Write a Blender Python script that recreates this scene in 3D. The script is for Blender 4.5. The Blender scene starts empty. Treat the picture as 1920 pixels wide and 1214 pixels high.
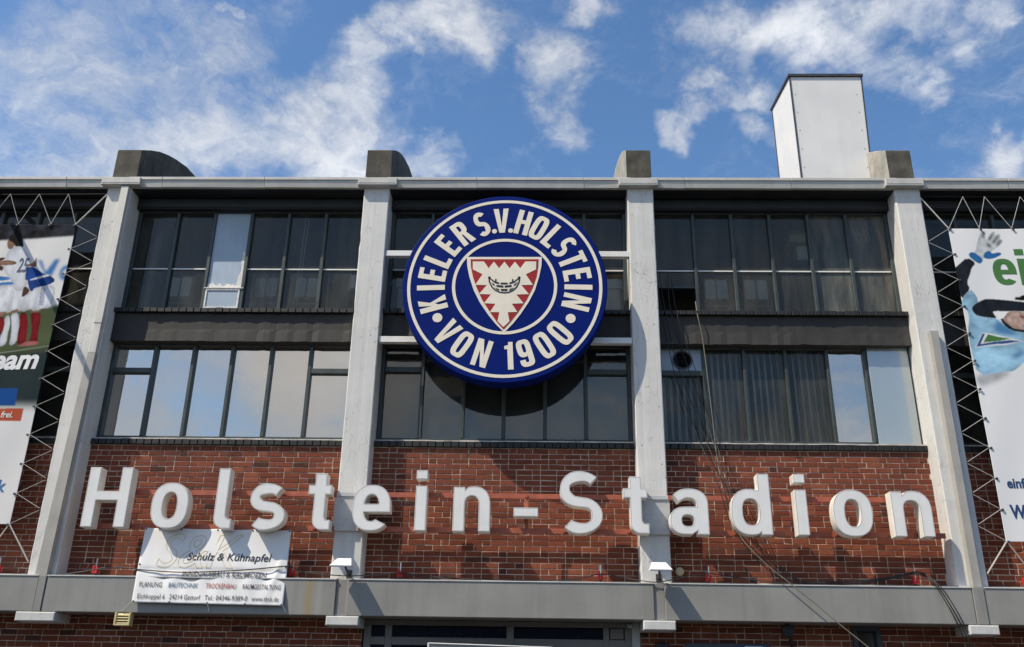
import bpy, bmesh, math, random
import numpy as np
from mathutils import Vector, Matrix
from mathutils.geometry import tessellate_polygon

random.seed(7)
SC = bpy.context.scene
COL = SC.collection

# ------------------------------------------------------------------ camera
cam_d = bpy.data.cameras.new('camera')
cam = bpy.data.objects.new('camera', cam_d)
COL.objects.link(cam)
cam_d.sensor_width = 36.0
cam_d.lens = 32.811
cam_d.clip_end = 2000
CAM_LOC = Vector((0.507, -14.240, 1.65))
CR = Vector((0.99961, 0.02288, 0.01574))
CU = Vector((-0.00575, -0.38417, 0.92324))
CB = Vector((0.02717, -0.92298, -0.38389))
cam.matrix_world = Matrix(((CR.x, CU.x, CB.x, CAM_LOC.x), (CR.y, CU.y, CB.y, CAM_LOC.y),
                           (CR.z, CU.z, CB.z, CAM_LOC.z), (0, 0, 0, 1)))
SC.camera = cam

# ------------------------------------------------------------------ exposure
vs = SC.view_settings
vs.view_transform = 'Standard'
vs.look = 'None'
vs.gamma = 1
vs.exposure = 0.07
vs.use_curve_mapping = False

# ------------------------------------------------------------------ sun
SUN = Vector((-1.64, -1.0, 2.4)).normalized()
sun_d = bpy.data.lights.new('sun', 'SUN')
sun_d.energy = 5.0
sun_d.angle = math.radians(0.5)
sun_d.color = (1.0, 0.90, 0.745)
sun = bpy.data.objects.new('sun', sun_d)
sun.rotation_euler = (-SUN).to_track_quat('-Z', 'Y').to_euler()
COL.objects.link(sun)

# ------------------------------------------------------------------ sky with clouds
world = bpy.data.worlds.new('World')
SC.world = world
world.use_nodes = True
wn = world.node_tree
wn.nodes.clear()


def wnode(t, **k):
    n = wn.nodes.new(t)
    for a, b in k.items():
        setattr(n, a, b)
    return n


def wmath(op, a, b=None, c=None, clamp=False):
    n = wnode('ShaderNodeMath', operation=op)
    n.use_clamp = clamp
    for i, q in enumerate((a, b, c)):
        if q is None:
            continue
        if isinstance(q, (int, float)):
            n.inputs[i].default_value = q
        else:
            wn.links.new(q, n.inputs[i])
    return n.outputs[0]


def wrange(x, a, b, c=0.0, d=1.0, smooth=True):
    n = wnode('ShaderNodeMapRange')
    n.interpolation_type = 'SMOOTHSTEP' if smooth else 'LINEAR'
    wn.links.new(x, n.inputs[0])
    for i, q in enumerate((a, b, c, d)):
        n.inputs[i + 1].default_value = q
    return n.outputs[0]


def wnoise(vec, scale, detail, rough=0.55, dist=0.0):
    n = wnode('ShaderNodeTexNoise')
    n.inputs['Scale'].default_value = scale
    n.inputs['Detail'].default_value = detail
    n.inputs['Roughness'].default_value = rough
    n.inputs['Distortion'].default_value = dist
    wn.links.new(vec, n.inputs['Vector'])
    return n


sky = wnode('ShaderNodeTexSky', sky_type='NISHITA')
sky.sun_disc = False
sky.sun_elevation = math.asin(SUN.z)
sky.sun_rotation = math.atan2(SUN.x, SUN.y) % (2 * math.pi)
sky.air_density = 1.0
sky.dust_density = 0.7
sky.ozone_density = 1.6
SKY_STRENGTH = 0.15
geo = wnode('ShaderNodeTexCoord')
DIR = geo.outputs['Generated']


def wdot(v):
    n = wnode('ShaderNodeVectorMath', operation='DOT_PRODUCT')
    wn.links.new(DIR, n.inputs[0])
    n.inputs[1].default_value = v
    return n.outputs['Value']


# the cloudy patch of sky over the stadium: tangent-plane coordinates about a fixed compass direction
ce, se = math.cos(math.radians(36)), math.sin(math.radians(36))
dF = wdot((0, ce, se))
dU = wdot((0, -se, ce))
dR = wdot((1, 0, 0))
dFs = wmath('MAXIMUM', dF, 0.05)
cu_ = wmath('DIVIDE', dR, dFs)
cv_ = wmath('DIVIDE', dU, dFs)
cmb = wnode('ShaderNodeCombineXYZ')
wn.links.new(cu_, cmb.inputs[0])
wn.links.new(cv_, cmb.inputs[1])
warp = wnoise(DIR, 7.0, 5, 0.6)
wsub = wnode('ShaderNodeVectorMath', operation='SUBTRACT')
wn.links.new(warp.outputs['Color'], wsub.inputs[0])
wsub.inputs[1].default_value = (0.5, 0.5, 0.5)
wsc = wnode('ShaderNodeVectorMath', operation='SCALE')
wn.links.new(wsub.outputs[0], wsc.inputs[0])
wsc.inputs['Scale'].default_value = 0.20
wadd = wnode('ShaderNodeVectorMath', operation='ADD')
wn.links.new(cmb.outputs[0], wadd.inputs[0])
wn.links.new(wsc.outputs[0], wadd.inputs[1])
CLOUDS = [(-0.4805, 0.0328, 0.1075, 0.0962, 70, 0.78), (-0.543, -0.061, 0.0871, 0.0523, 0, 0.98), (-0.4267, -0.0553, 0.1095, 0.0519, 0, 0.95), (-0.3294, -0.0608, 0.0861, 0.0402, 10, 1.0), (-0.3749, 0.0805, 0.089, 0.0223, -20, 0.5), (-0.2373, -0.0495, 0.0797, 0.0456, 0, 1.25), (-0.2067, -0.0, 0.0337, 0.0421, -30, 1.15), (-0.177, 0.043, 0.0278, 0.0361, -25, 1.1), (-0.1509, 0.0798, 0.0198, 0.0253, -20, 1.05), (-0.0933, 0.0797, 0.052, 0.0285, 8, 1.2), (-0.1349, 0.0614, 0.0276, 0.0176, 0, 0.95), (-0.121, -0.055, 0.0453, 0.0215, 0, 1.0), (-0.2581, 0.0854, 0.0442, 0.0155, -10, 0.6), (-0.3102, 0.0918, 0.0061, 0.0077, 0, 0.7), (-0.3336, 0.0379, 0.0617, 0.0505, 30, 0.5), (0.0054, 0.0294, 0.0287, 0.0364, -10, 1.15), (0.0124, -0.0164, 0.0223, 0.0256, 0, 0.9), (0.0549, 0.0886, 0.0293, 0.0184, 0, 0.95), (0.1403, -0.0208, 0.021, 0.0188, 35, 1.1), (0.1629, 0.0051, 0.0143, 0.0253, 25, 1.05), (0.1993, -0.0084, 0.0363, 0.0143, 0, 0.85), (0.2234, -0.0437, 0.0333, 0.0155, -10, 0.8), (0.1736, 0.0685, 0.0379, 0.0357, 0, 1.0), (0.2125, 0.0501, 0.0466, 0.0304, 40, 1.1), (0.2653, 0.0683, 0.07, 0.0355, 15, 1.2), (0.2998, 0.0395, 0.0519, 0.0325, 0, 1.2), (0.3561, 0.0732, 0.0642, 0.0353, 10, 1.1), (0.3442, 0.0262, 0.0325, 0.0217, 0, 0.8), (0.3729, 0.0092, 0.0217, 0.0119, 0, 0.75), (0.4867, -0.06, 0.0439, 0.0296, 20, 1.35), (0.4176, 0.0471, 0.0247, 0.0139, 0, 0.6), (0.4557, 0.0883, 0.0297, 0.018, 20, 0.75), (-0.4986, -0.0791, 0.0384, 0.0105, 0, 1.35)]
cov = None
for (u, v, ru, rv, rot, st) in CLOUDS:
    mp = wnode('ShaderNodeMapping', vector_type='TEXTURE')
    mp.inputs['Location'].default_value = (u, v, 0)
    mp.inputs['Rotation'].default_value = (0, 0, math.radians(rot))
    mp.inputs['Scale'].default_value = (ru * 1.75, rv * 1.75, 1)
    wn.links.new(wadd.outputs[0], mp.inputs['Vector'])
    ln = wnode('ShaderNodeVectorMath', operation='LENGTH')
    wn.links.new(mp.outputs[0], ln.inputs[0])
    b = wrange(ln.outputs['Value'], 0.15, 1.0, st, 0.0)
    cov = b if cov is None else wmath('SMOOTH_MAX', cov, b, 0.15)
# everywhere else: scattered cumulus of the same day
lon = wnode('ShaderNodeMapping')
lon.inputs['Scale'].default_value = (1, 1, 1.5)
wn.links.new(DIR, lon.inputs['Vector'])
far = wnoise(lon.outputs[0], 2.3, 4, 0.55, 0.4)
sepd = wnode('ShaderNodeSeparateXYZ')
wn.links.new(DIR, sepd.inputs[0])
low = wrange(sepd.outputs['Z'], 0.08, 0.48, 0.16, -0.03)
far_c = wrange(wmath('ADD', far.outputs['Fac'], low), 0.48, 0.66)
in_u = wrange(wmath('ABSOLUTE', cu_), 0.62, 0.85, 1.0, 0.0)
in_v = wrange(wmath('ABSOLUTE', wmath('SUBTRACT', cv_, 0.04)), 0.17, 0.32, 1.0, 0.0)
front = wrange(dF, 0.2, 0.4)
inside = wmath('MULTIPLY', wmath('MULTIPLY', in_u, in_v), front)
cover = wmath('ADD', wmath('MULTIPLY', cov, inside), wmath('MULTIPLY', far_c, wmath('SUBTRACT', 1.0, inside)))
# clouds over the street opposite, the ones the windows mirror
opp = None
for (v, r_in, r_out, st) in (((-0.215, -0.92, 0.31), 2, 8, 1.5), ((-0.31, -0.91, 0.25), 1, 5, 0.8), ((-0.16, -0.95, 0.28), 1, 7, 0.95), ((-0.37, -0.88, 0.27), 3, 12, 0.72),
                             ((0.31, -0.91, 0.26), 1, 7, 0.6), ((-0.05, -0.90, 0.46), 8, 30, 0.42)):
    v = Vector(v).normalized()
    bb = wrange(wdot(tuple(v)), math.cos(math.radians(r_out)), math.cos(math.radians(r_in)), 0.0, st)
    opp = bb if opp is None else wmath('SMOOTH_MAX', opp, bb, 0.12)
cover = wmath('MAXIMUM', cover, opp)
wv2 = wnoise(lon.outputs[0], 5.0, 6, 0.6)
wsub2 = wnode('ShaderNodeVectorMath', operation='SUBTRACT')
wn.links.new(wv2.outputs['Color'], wsub2.inputs[0])
wsub2.inputs[1].default_value = (0.5, 0.5, 0.5)
wsc2 = wnode('ShaderNodeVectorMath', operation='SCALE')
wn.links.new(wsub2.outputs[0], wsc2.inputs[0])
wsc2.inputs['Scale'].default_value = 0.22
lw = wnode('ShaderNodeVectorMath', operation='ADD')
wn.links.new(lon.outputs[0], lw.inputs[0])
wn.links.new(wsc2.outputs[0], lw.inputs[1])
fb = wnoise(lw.outputs[0], 6.5, 15, 0.66, 0.15)
fb2 = wnoise(lon.outputs[0], 3.5, 6, 0.55, 0.1)
fb3 = wnoise(lw.outputs[0], 22.0, 10, 0.68, 0.5)
field = wmath('ADD', wmath('MULTIPLY', cover, 0.98), wmath('ADD', wmath('MULTIPLY', wmath('SUBTRACT', fb.outputs['Fac'], 0.5), 2.3),
                                  wmath('MULTIPLY', wmath('SUBTRACT', fb3.outputs['Fac'], 0.5), 1.25)))
alpha = wrange(field, 0.0, 1.80)
alpha = wmath('MULTIPLY', alpha, 0.97)
# cloud brightness: thick middles greyer, sunlit rims white
shade = wmath('MULTIPLY', wrange(fb2.outputs['Fac'], 0.35, 0.65, 0.82, 1.0), wrange(inside, 0.0, 1.0, 0.92, 1.0))
thick = wrange(field, 0.5, 1.5, 0.86, 1.0)
cs = wmath('MULTIPLY', shade, thick)
bg_sky = wnode('ShaderNodeBackground')
skyc = wnode('ShaderNodeHueSaturation')
skyc.inputs['Saturation'].default_value = 1.18
skyc.inputs['Value'].default_value = 1.12
wn.links.new(sky.outputs[0], skyc.inputs['Color'])
wn.links.new(skyc.outputs[0], bg_sky.inputs['Color'])
bg_sky.inputs['Strength'].default_value = SKY_STRENGTH
bg_cl = wnode('ShaderNodeBackground')
bg_cl.inputs['Color'].default_value = (0.90, 0.92, 0.95, 1)
wn.links.new(cs, bg_cl.inputs['Strength'])
mix = wnode('ShaderNodeMixShader')
wn.links.new(alpha, mix.inputs[0])
wn.links.new(bg_sky.outputs[0], mix.inputs[1])
wn.links.new(bg_cl.outputs[0], mix.inputs[2])
wout = wnode('ShaderNodeOutputWorld')
wn.links.new(mix.outputs[0], wout.inputs['Surface'])


# ------------------------------------------------------------------ materials
class Mat:
    def __init__(self, name):
        self.m = bpy.data.materials.new(name)
        self.m.use_nodes = True
        self.t = self.m.node_tree
        self.t.nodes.clear()
        self.out = self.n('ShaderNodeOutputMaterial')

    def n(self, t, **k):
        q = self.t.nodes.new(t)
        for a, b in k.items():
            setattr(q, a, b)
        return q

    def l(self, a, b):
        self.t.links.new(a, b)

    def pos(self, scale=(1, 1, 1)):
        g = self.n('ShaderNodeNewGeometry')
        if scale == (1, 1, 1):
            return g.outputs['Position']
        m = self.n('ShaderNodeMapping')
        m.inputs['Scale'].default_value = scale
        self.l(g.outputs['Position'], m.inputs['Vector'])
        return m.outputs[0]

    def noise(self, vec, scale, detail=4, rough=0.55, dist=0):
        q = self.n('ShaderNodeTexNoise')
        q.inputs['Scale'].default_value = scale
        q.inputs['Detail'].default_value = detail
        q.inputs['Roughness'].default_value = rough
        q.inputs['Distortion'].default_value = dist
        self.l(vec, q.inputs['Vector'])
        return q.outputs['Fac']

    def rng(self, x, a, b, c=0.0, d=1.0):
        q = self.n('ShaderNodeMapRange')
        self.l(x, q.inputs[0])
        for i, v in enumerate((a, b, c, d)):
            q.inputs[i + 1].default_value = v
        return q.outputs[0]

    def math(self, op, a, b=None):
        q = self.n('ShaderNodeMath', operation=op)
        for i, v in enumerate((a, b)):
            if v is None:
                continue
            if isinstance(v, (int, float)):
                q.inputs[i].default_value = v
            else:
                self.l(v, q.inputs[i])
        return q.outputs[0]

    def mix(self, f, a, b, mode='MIX'):
        q = self.n('ShaderNodeMix', data_type='RGBA', blend_type=mode)
        for s, v in ((0, f), (6, a), (7, b)):
            if isinstance(v, (int, float)):
                q.inputs[s].default_value = v
            elif isinstance(v, tuple):
                q.inputs[s].default_value = v if len(v) == 4 else (*v, 1)
            else:
                self.l(v, q.inputs[s])
        return q.outputs[2]

    def ramp(self, x, stops):
        q = self.n('ShaderNodeValToRGB')
        e = q.color_ramp.elements
        while len(e) < len(stops):
            e.new(0.5)
        for i, (p, c) in enumerate(stops):
            e[i].position = p
            e[i].color = (*c, 1)
        self.l(x, q.inputs[0])
        return q.outputs[0]

    def finish(self, col, rough=0.6, bump=None, bs=0.3, bd=0.01, spec=0.5, metal=0.0, coat=0.0):
        p = self.n('ShaderNodeBsdfPrincipled')
        if isinstance(col, tuple):
            p.inputs['Base Color'].default_value = (*col, 1)
        else:
            self.l(col, p.inputs['Base Color'])
        if isinstance(rough, (int, float)):
            p.inputs['Roughness'].default_value = rough
        else:
            self.l(rough, p.inputs['Roughness'])
        p.inputs['Specular IOR Level'].default_value = spec
        p.inputs['Metallic'].default_value = metal
        p.inputs['Coat Weight'].default_value = coat
        p.inputs['Coat Roughness'].default_value = 0.08
        if bump is not None:
            b = self.n('ShaderNodeBump')
            b.inputs['Strength'].default_value = bs
            b.inputs['Distance'].default_value = bd
            self.l(bump, b.inputs['Height'])
            self.l(b.outputs[0], p.inputs['Normal'])
        self.l(p.outputs[0], self.out.inputs[0])
        return self.m


def sc(c, k):
    return tuple(min(1, v * k) for v in c)


def mat_plain(name, c, rough=0.55, var=0.12, scale=6, bs=0.15, spec=0.5, metal=0.0, streak=0.0, coat=0.0):
    m = Mat(name)
    nz = m.noise(m.pos(), scale, 6, 0.6)
    col = m.mix(m.rng(nz, 0.3, 0.7), sc(c, 1 - var), sc(c, 1 + var))
    if streak:
        st = m.noise(m.pos((9, 9, 0.45)), 1.0, 5, 0.6)
        col = m.mix(m.math('MULTIPLY', m.rng(st, 0.45, 0.75), streak), col, sc(c, 0.45))
    fine = m.noise(m.pos(), scale * 14, 3, 0.5)
    return m.finish(col, m.rng(nz, 0.2, 0.8, rough - 0.08, rough + 0.1), fine, bs, 0.004, spec, metal, coat)


def mat_pillar():
    m = Mat('painted_concrete')
    p = m.pos()
    big = m.noise(p, 1.3, 5, 0.6)
    col = m.mix(m.rng(big, 0.3, 0.7), (0.585, 0.58, 0.56), (0.68, 0.675, 0.645))
    grime = m.noise(m.pos((5, 5, 0.5)), 1.0, 6, 0.6)
    col = m.mix(m.rng(grime, 0.55, 0.85, 0, 0.38), col, (0.40, 0.39, 0.355))
    # peeling patches and hairline cracks
    v = m.n('ShaderNodeTexVoronoi', feature='DISTANCE_TO_EDGE')
    v.inputs['Scale'].default_value = 2.6
    wob = m.n('ShaderNodeVectorMath', operation='ADD')
    nn = m.n('ShaderNodeTexNoise')
    nn.inputs['Scale'].default_value = 7
    nn.inputs['Detail'].default_value = 5
    m.l(p, nn.inputs['Vector'])
    ws = m.n('ShaderNodeVectorMath', operation='SCALE')
    ws.inputs['Scale'].default_value = 0.35
    m.l(nn.outputs['Color'], ws.inputs[0])
    m.l(m.pos((2.2, 2.2, 0.40)), wob.inputs[0])
    m.l(ws.outputs[0], wob.inputs[1])
    m.l(wob.outputs[0], v.inputs['Vector'])
    where = m.rng(m.noise(p, 1.9, 3), 0.46, 0.56)
    crack = m.math('MULTIPLY', m.rng(v.outputs['Distance'], 0.0, 0.016, 1, 0), where)
    col = m.mix(m.math('MULTIPLY', crack, 0.7), col, (0.22, 0.21, 0.19))
    # pock marks
    v2 = m.n('ShaderNodeTexVoronoi')
    v2.inputs['Scale'].default_value = 9
    m.l(p, v2.inputs['Vector'])
    pm = m.math('MULTIPLY', m.rng(v2.outputs['Distance'], 0.07, 0.13, 1, 0), m.rng(m.noise(p, 2.7, 2), 0.52, 0.6))
    col = m.mix(m.math('MULTIPLY', pm, 0.85), col, (0.10, 0.085, 0.07))
    boards = m.noise(m.pos((9, 9, 0.12)), 1.0, 3, 0.6)
    col = m.mix(m.rng(boards, 0.35, 0.65, 0.0, 0.30), col, (0.47, 0.465, 0.44))
    rust = m.math('MULTIPLY', m.rng(m.noise(m.pos((16, 16, 1.1)), 1.0, 4, 0.6), 0.66, 0.78), m.rng(m.noise(p, 1.1, 2), 0.50, 0.60))
    col = m.mix(m.math('MULTIPLY', rust, 0.6), col, (0.30, 0.21, 0.12))
    rough_b = m.noise(p, 24, 6, 0.7)
    h = m.math('ADD', m.math('MULTIPLY', boards, 1.0), m.math('MULTIPLY', rough_b, 0.35))
    h = m.math('SUBTRACT', h, m.math('MULTIPLY', m.math('ADD', crack, pm), 0.5))
    return m.finish(col, 0.75, h, 0.30, 0.02, 0.3)


def mat_brick():
    m = Mat('clay_brick')
    oi = m.n('ShaderNodeObjectInfo')
    g = m.n('ShaderNodeNewGeometry')
    rnd = m.math('FRACT', m.math('ADD', oi.outputs['Random'], g.outputs['Random Per Island']))
    col = m.ramp(rnd, [(0.0, (0.050, 0.022, 0.018)), (0.03, (0.075, 0.030, 0.020)), (0.07, (0.16, 0.042, 0.022)),
                       (0.45, (0.195, 0.053, 0.028)), (0.8, (0.240, 0.066, 0.033)), (1.0, (0.295, 0.092, 0.046))])
    p = m.pos()
    n1 = m.noise(p, 9, 6, 0.65)
    col = m.mix(m.rng(n1, 0.35, 0.75, 0, 0.55), col, (0.12, 0.040, 0.026))
    n2 = m.noise(p, 45, 4, 0.6)
    col = m.mix(m.rng(n2, 0.58, 0.8, 0, 0.35), col, (0.42, 0.20, 0.13))
    soot = m.noise(m.pos((0.7, 1, 1.1)), 1.0, 3, 0.5)
    col = m.mix(m.rng(soot, 0.5, 0.8, 0, 0.45), col, (0.07, 0.032, 0.024))
    run = m.noise(m.pos((3.2, 1, 0.30)), 1.0, 5, 0.65)
    col = m.mix(m.rng(run, 0.52, 0.78, 0, 0.5), col, (0.055, 0.030, 0.022))
    eff = m.noise(m.pos((1.1, 1, 1.6)), 1.3, 5, 0.6)
    col = m.mix(m.rng(eff, 0.60, 0.80, 0, 0.30), col, (0.40, 0.26, 0.20))
    h = m.noise(p, 60, 6, 0.7)
    return m.finish(col, 0.85, h, 0.6, 0.008, 0.2)


def mat_glass(name, tint=(0.72, 0.78, 0.76), refl=1.0, dirt=0.13):
    m = Mat(name)
    fr = m.n('ShaderNodeFresnel')
    fr.inputs['IOR'].default_value = 1.5
    fac = m.math('MULTIPLY', fr.outputs[0], refl)
    tr = m.n('ShaderNodeBsdfTransparent')
    tr.inputs['Color'].default_value = (*tint, 1)
    gl = m.n('ShaderNodeBsdfGlossy')
    gl.inputs['Roughness'].default_value = 0.0
    gl.inputs['Color'].default_value = (1.0, 0.95, 0.86, 1)
    wv = m.noise(m.pos(), 1.1, 2)
    b = m.n('ShaderNodeBump')
    b.inputs['Strength'].default_value = 0.03
    b.inputs['Distance'].default_value = 0.02
    m.l(wv, b.inputs['Height'])
    m.l(b.outputs[0], gl.inputs['Normal'])
    mx = m.n('ShaderNodeMixShader')
    m.l(fac, mx.inputs[0])
    m.l(tr.outputs[0], mx.inputs[1])
    m.l(gl.outputs[0], mx.inputs[2])
    df = m.n('ShaderNodeBsdfDiffuse')
    df.inputs['Color'].default_value = (0.30, 0.30, 0.26, 1)
    mx2 = m.n('ShaderNodeMixShader')
    d = m.noise(m.pos((5, 5, 0.9)), 1.0, 6, 0.65)
    m.l(m.rng(d, 0.35, 0.8, dirt * 0.25, dirt * 1.6), mx2.inputs[0])
    m.l(mx.outputs[0], mx2.inputs[1])
    m.l(df.outputs[0], mx2.inputs[2])
    m.l(mx2.outputs[0], m.out.inputs[0])
    return m.m


def mat_film(name, refl=0.60, tint=(0.93, 0.86, 0.77), rough=0.0, base=(0.03, 0.035, 0.04)):
    m = Mat(name)
    gl = m.n('ShaderNodeBsdfGlossy')
    gl.inputs['Roughness'].default_value = rough
    gl.inputs['Color'].default_value = (*tint, 1)
    wv = m.noise(m.pos(), 0.8, 2)
    b = m.n('ShaderNodeBump')
    b.inputs['Strength'].default_value = 0.05
    b.inputs['Distance'].default_value = 0.03
    m.l(wv, b.inputs['Height'])
    m.l(b.outputs[0], gl.inputs['Normal'])
    df = m.n('ShaderNodeBsdfDiffuse')
    df.inputs['Color'].default_value = (*base, 1)
    mx = m.n('ShaderNodeMixShader')
    mx.inputs[0].default_value = refl
    m.l(df.outputs[0], mx.inputs[1])
    m.l(gl.outputs[0], mx.inputs[2])
    m.l(mx.outputs[0], m.out.inputs[0])
    return m.m


def mat_crowd():
    m = Mat('printed_crowd')
    v = m.noise(m.pos((1, 1, 0.6)), 7, 3, 0.6)
    col = m.ramp(v, [(0.3, (0.012, 0.013, 0.02)), (0.52, (0.035, 0.038, 0.05)), (0.62, (0.11, 0.12, 0.15)), (0.75, (0.25, 0.22, 0.2))])
    return m.finish(col, 0.5)


M = {}
M['pillar'] = mat_pillar()
M['brick'] = mat_brick()
M['mortar'] = mat_plain('mortar', (0.53, 0.43, 0.335), 0.9, 0.35, 3.0, 0.5)
M['sill'] = mat_plain('glazed_sill_brick', (0.010, 0.0095, 0.009), 0.55, 0.5, 5, 0.4)
M['sill_cap'] = mat_plain('mortar_bedding', (0.55, 0.52, 0.47), 0.9, 0.4, 4, 0.6)
M['frame'] = mat_plain('dark_window_paint', (0.040, 0.053, 0.051), 0.45, 0.25, 5, 0.2, streak=0.4)
M['lintel'] = mat_plain('dark_painted_concrete', (0.031, 0.029, 0.026), 0.7, 0.3, 3, 0.7)
M['top_beam'] = mat_plain('black_painted_beam', (0.016, 0.018, 0.022), 0.5, 0.3, 3, 0.3)
M['gutter'] = mat_plain('pale_sheet_metal', (0.50, 0.49, 0.455), 0.42, 0.10, 2.5, 0.1, streak=0.15)
M['fascia'] = mat_plain('grey_coated_metal', (0.28, 0.275, 0.255), 0.42, 0.14, 1.4, 0.08, streak=0.30)
mf = Mat('grey_coated_metal_stained')
nz_ = mf.noise(mf.pos(), 1.4, 6, 0.6)
cf_ = mf.mix(mf.rng(nz_, 0.3, 0.7), (0.235, 0.232, 0.215), (0.295, 0.292, 0.27))
st_ = mf.noise(mf.pos((7, 7, 0.35)), 1.0, 5, 0.6)
cf_ = mf.mix(mf.math('MULTIPLY', mf.rng(st_, 0.48, 0.78), 0.30), cf_, (0.13, 0.125, 0.11))
sep_ = mf.n('ShaderNodeSeparateXYZ')
mf.l(mf.pos(), sep_.inputs[0])
for xs_, wd_, cs_, am_ in ((-2.74, 0.10, (0.30, 0.22, 0.07), 0.75), (-2.60, 0.06, (0.42, 0.41, 0.37), 0.5), (5.55, 0.35, (0.16, 0.155, 0.14), 0.35), (0.9, 0.25, (0.17, 0.165, 0.15), 0.25)):
    d_ = mf.math('ABSOLUTE', mf.math('SUBTRACT', sep_.outputs['X'], xs_))
    k_ = mf.math('MULTIPLY', mf.rng(d_, 0.0, wd_, am_, 0.0), mf.rng(mf.noise(mf.pos((10, 3, 1.2)), 1.0, 4), 0.3, 0.65))
    cf_ = mf.mix(k_, cf_, cs_)
M['fascia'] = mf.finish(cf_, 0.42, None, 0, 0, 0.45)
M['fascia_strip'] = mat_plain('grey_strip_metal', (0.25, 0.245, 0.225), 0.45, 0.12, 2, 0.1, streak=0.2)
M['flashing'] = mat_plain('light_flashing', (0.58, 0.57, 0.54), 0.45, 0.12, 3, 0.1)
M['console'] = mat_plain('white_console_paint', (0.57, 0.57, 0.55), 0.7, 0.12, 5, 0.4, streak=0.2)
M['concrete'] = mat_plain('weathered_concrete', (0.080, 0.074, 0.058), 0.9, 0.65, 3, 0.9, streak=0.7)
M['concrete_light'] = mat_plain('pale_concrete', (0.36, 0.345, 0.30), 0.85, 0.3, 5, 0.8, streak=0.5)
M['roof'] = mat_plain('bitumen_roof', (0.06, 0.06, 0.06), 0.9)
M['chimney'] = mat_plain('white_cladding_panel', (0.72, 0.715, 0.70), 0.5, 0.05, 1.5, 0.05, streak=0.10)
M['dark_trim'] = mat_plain('dark_metal_trim', (0.05, 0.05, 0.055), 0.45, 0.2)
M['letter_face'] = mat_plain('white_letter_face', (0.77, 0.765, 0.745), 0.38, 0.05, 3, 0.04, spec=0.4, streak=0.10)
M['letter_side'] = mat_plain('white_letter_return', (0.80, 0.775, 0.70), 0.4, 0.08, 5, 0.05, streak=0.25)
M['letter_trim'] = mat_plain('grey_letter_trim', (0.42, 0.42, 0.42), 0.5, 0.1)
M['rail_red'] = mat_plain('brick_red_paint', (0.36, 0.095, 0.050), 0.5, 0.18, 6, 0.1, streak=0.25)
M['rail_grey'] = mat_plain('grey_rail_paint', (0.44, 0.45, 0.45), 0.5, 0.12)
M['sign_blue'] = mat_plain('royal_blue_enamel', (0.0012, 0.0125, 0.140), 0.6, 0.08, 2, 0.03, spec=0.06)
M['sign_cream'] = mat_plain('cream_enamel', (0.78, 0.72, 0.59), 0.4, 0.05, 3, 0.03, spec=0.3)
M['sign_red'] = mat_plain('crest_red_enamel', (0.33, 0.022, 0.022), 0.4, 0.06, 3, 0.03, spec=0.25)
M['sign_black'] = mat_plain('crest_black_enamel', (0.012, 0.012, 0.012), 0.4, 0.1)
M['white_steel'] = mat_plain('white_painted_steel', (0.76, 0.75, 0.71), 0.45, 0.06, 5, 0.05)
M['pipe'] = mat_plain('taupe_pipe', (0.37, 0.355, 0.32), 0.5, 0.1, 3, 0.1, streak=0.2)
M['pipe_light'] = mat_plain('pale_pipe', (0.60, 0.58, 0.53), 0.5, 0.1, 3, 0.1, streak=0.2)
M['glass'] = mat_glass('window_glass')
M['glass_dirty'] = mat_glass('dirty_window_glass', (0.5, 0.5, 0.45), 1.0, 0.42)
M['glass_low'] = mat_glass('lower_window_glass', (0.66, 0.70, 0.68), 2.3, 0.06)
M['film'] = mat_film('mirror_film_glass')
M['film_dim'] = mat_film('mirror_film_blue', 0.5, (0.72, 0.82, 0.95))
M['board_blue'] = mat_plain('pale_blue_board', (0.34, 0.42, 0.51), 0.45, 0.10, 3, 0.1, streak=0.15)
M['peel'] = mat_plain('peeled_white_paint', (0.72, 0.70, 0.66), 0.8, 0.25, 20, 0.6)
M['board_pale'] = mat_film('frosted_glass', 0.28, (0.85, 0.87, 0.88), 0.16, (0.27, 0.32, 0.33))
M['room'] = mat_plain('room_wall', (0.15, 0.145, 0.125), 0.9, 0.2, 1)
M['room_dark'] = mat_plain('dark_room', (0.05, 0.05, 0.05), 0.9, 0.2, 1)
M['blind'] = mat_plain('vertical_blind_fabric', (0.60, 0.65, 0.72), 0.8, 0.1, 6)
M['roller'] = mat_plain('roller_blind_fabric', (0.20, 0.195, 0.175), 0.9, 0.15, 2)
M['seat_pad'] = mat_plain('grey_seat_pad', (0.42, 0.43, 0.44), 0.6, 0.08)
M['seat_frame'] = mat_plain('dark_seat_frame', (0.04, 0.04, 0.045), 0.5, 0.1)
M['chrome'] = mat_plain('brushed_steel', (0.65, 0.66, 0.68), 0.3, 0.1, 8, 0.05, metal=0.9)
M['cable'] = mat_plain('black_cable', (0.012, 0.012, 0.013), 0.5, 0.2)
M['rope'] = mat_plain('white_rope', (0.50, 0.485, 0.45), 0.8, 0.1, 30, 0.3)
M['rope_tan'] = mat_plain('tan_rope', (0.20, 0.18, 0.13), 0.9, 0.2, 30, 0.3)
M['red_plastic'] = mat_plain('red_clamp_paint', (0.55, 0.02, 0.02), 0.4, 0.15)
M['lamp_white'] = mat_plain('white_lamp_housing', (0.80, 0.80, 0.80), 0.35, 0.04)
M['lamp_glass'] = mat_plain('lamp_glass', (0.10, 0.11, 0.12), 0.1, 0.05)
M['entrance'] = mat_plain('grey_door_frame_metal', (0.17, 0.165, 0.155), 0.45, 0.1, 2)
M['entrance_light'] = mat_plain('light_grey_post', (0.40, 0.42, 0.43), 0.45, 0.1, 2)
M['navy'] = mat_plain('navy_glass', (0.003, 0.004, 0.018), 0.25, 0.2, spec=0.15)
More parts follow.
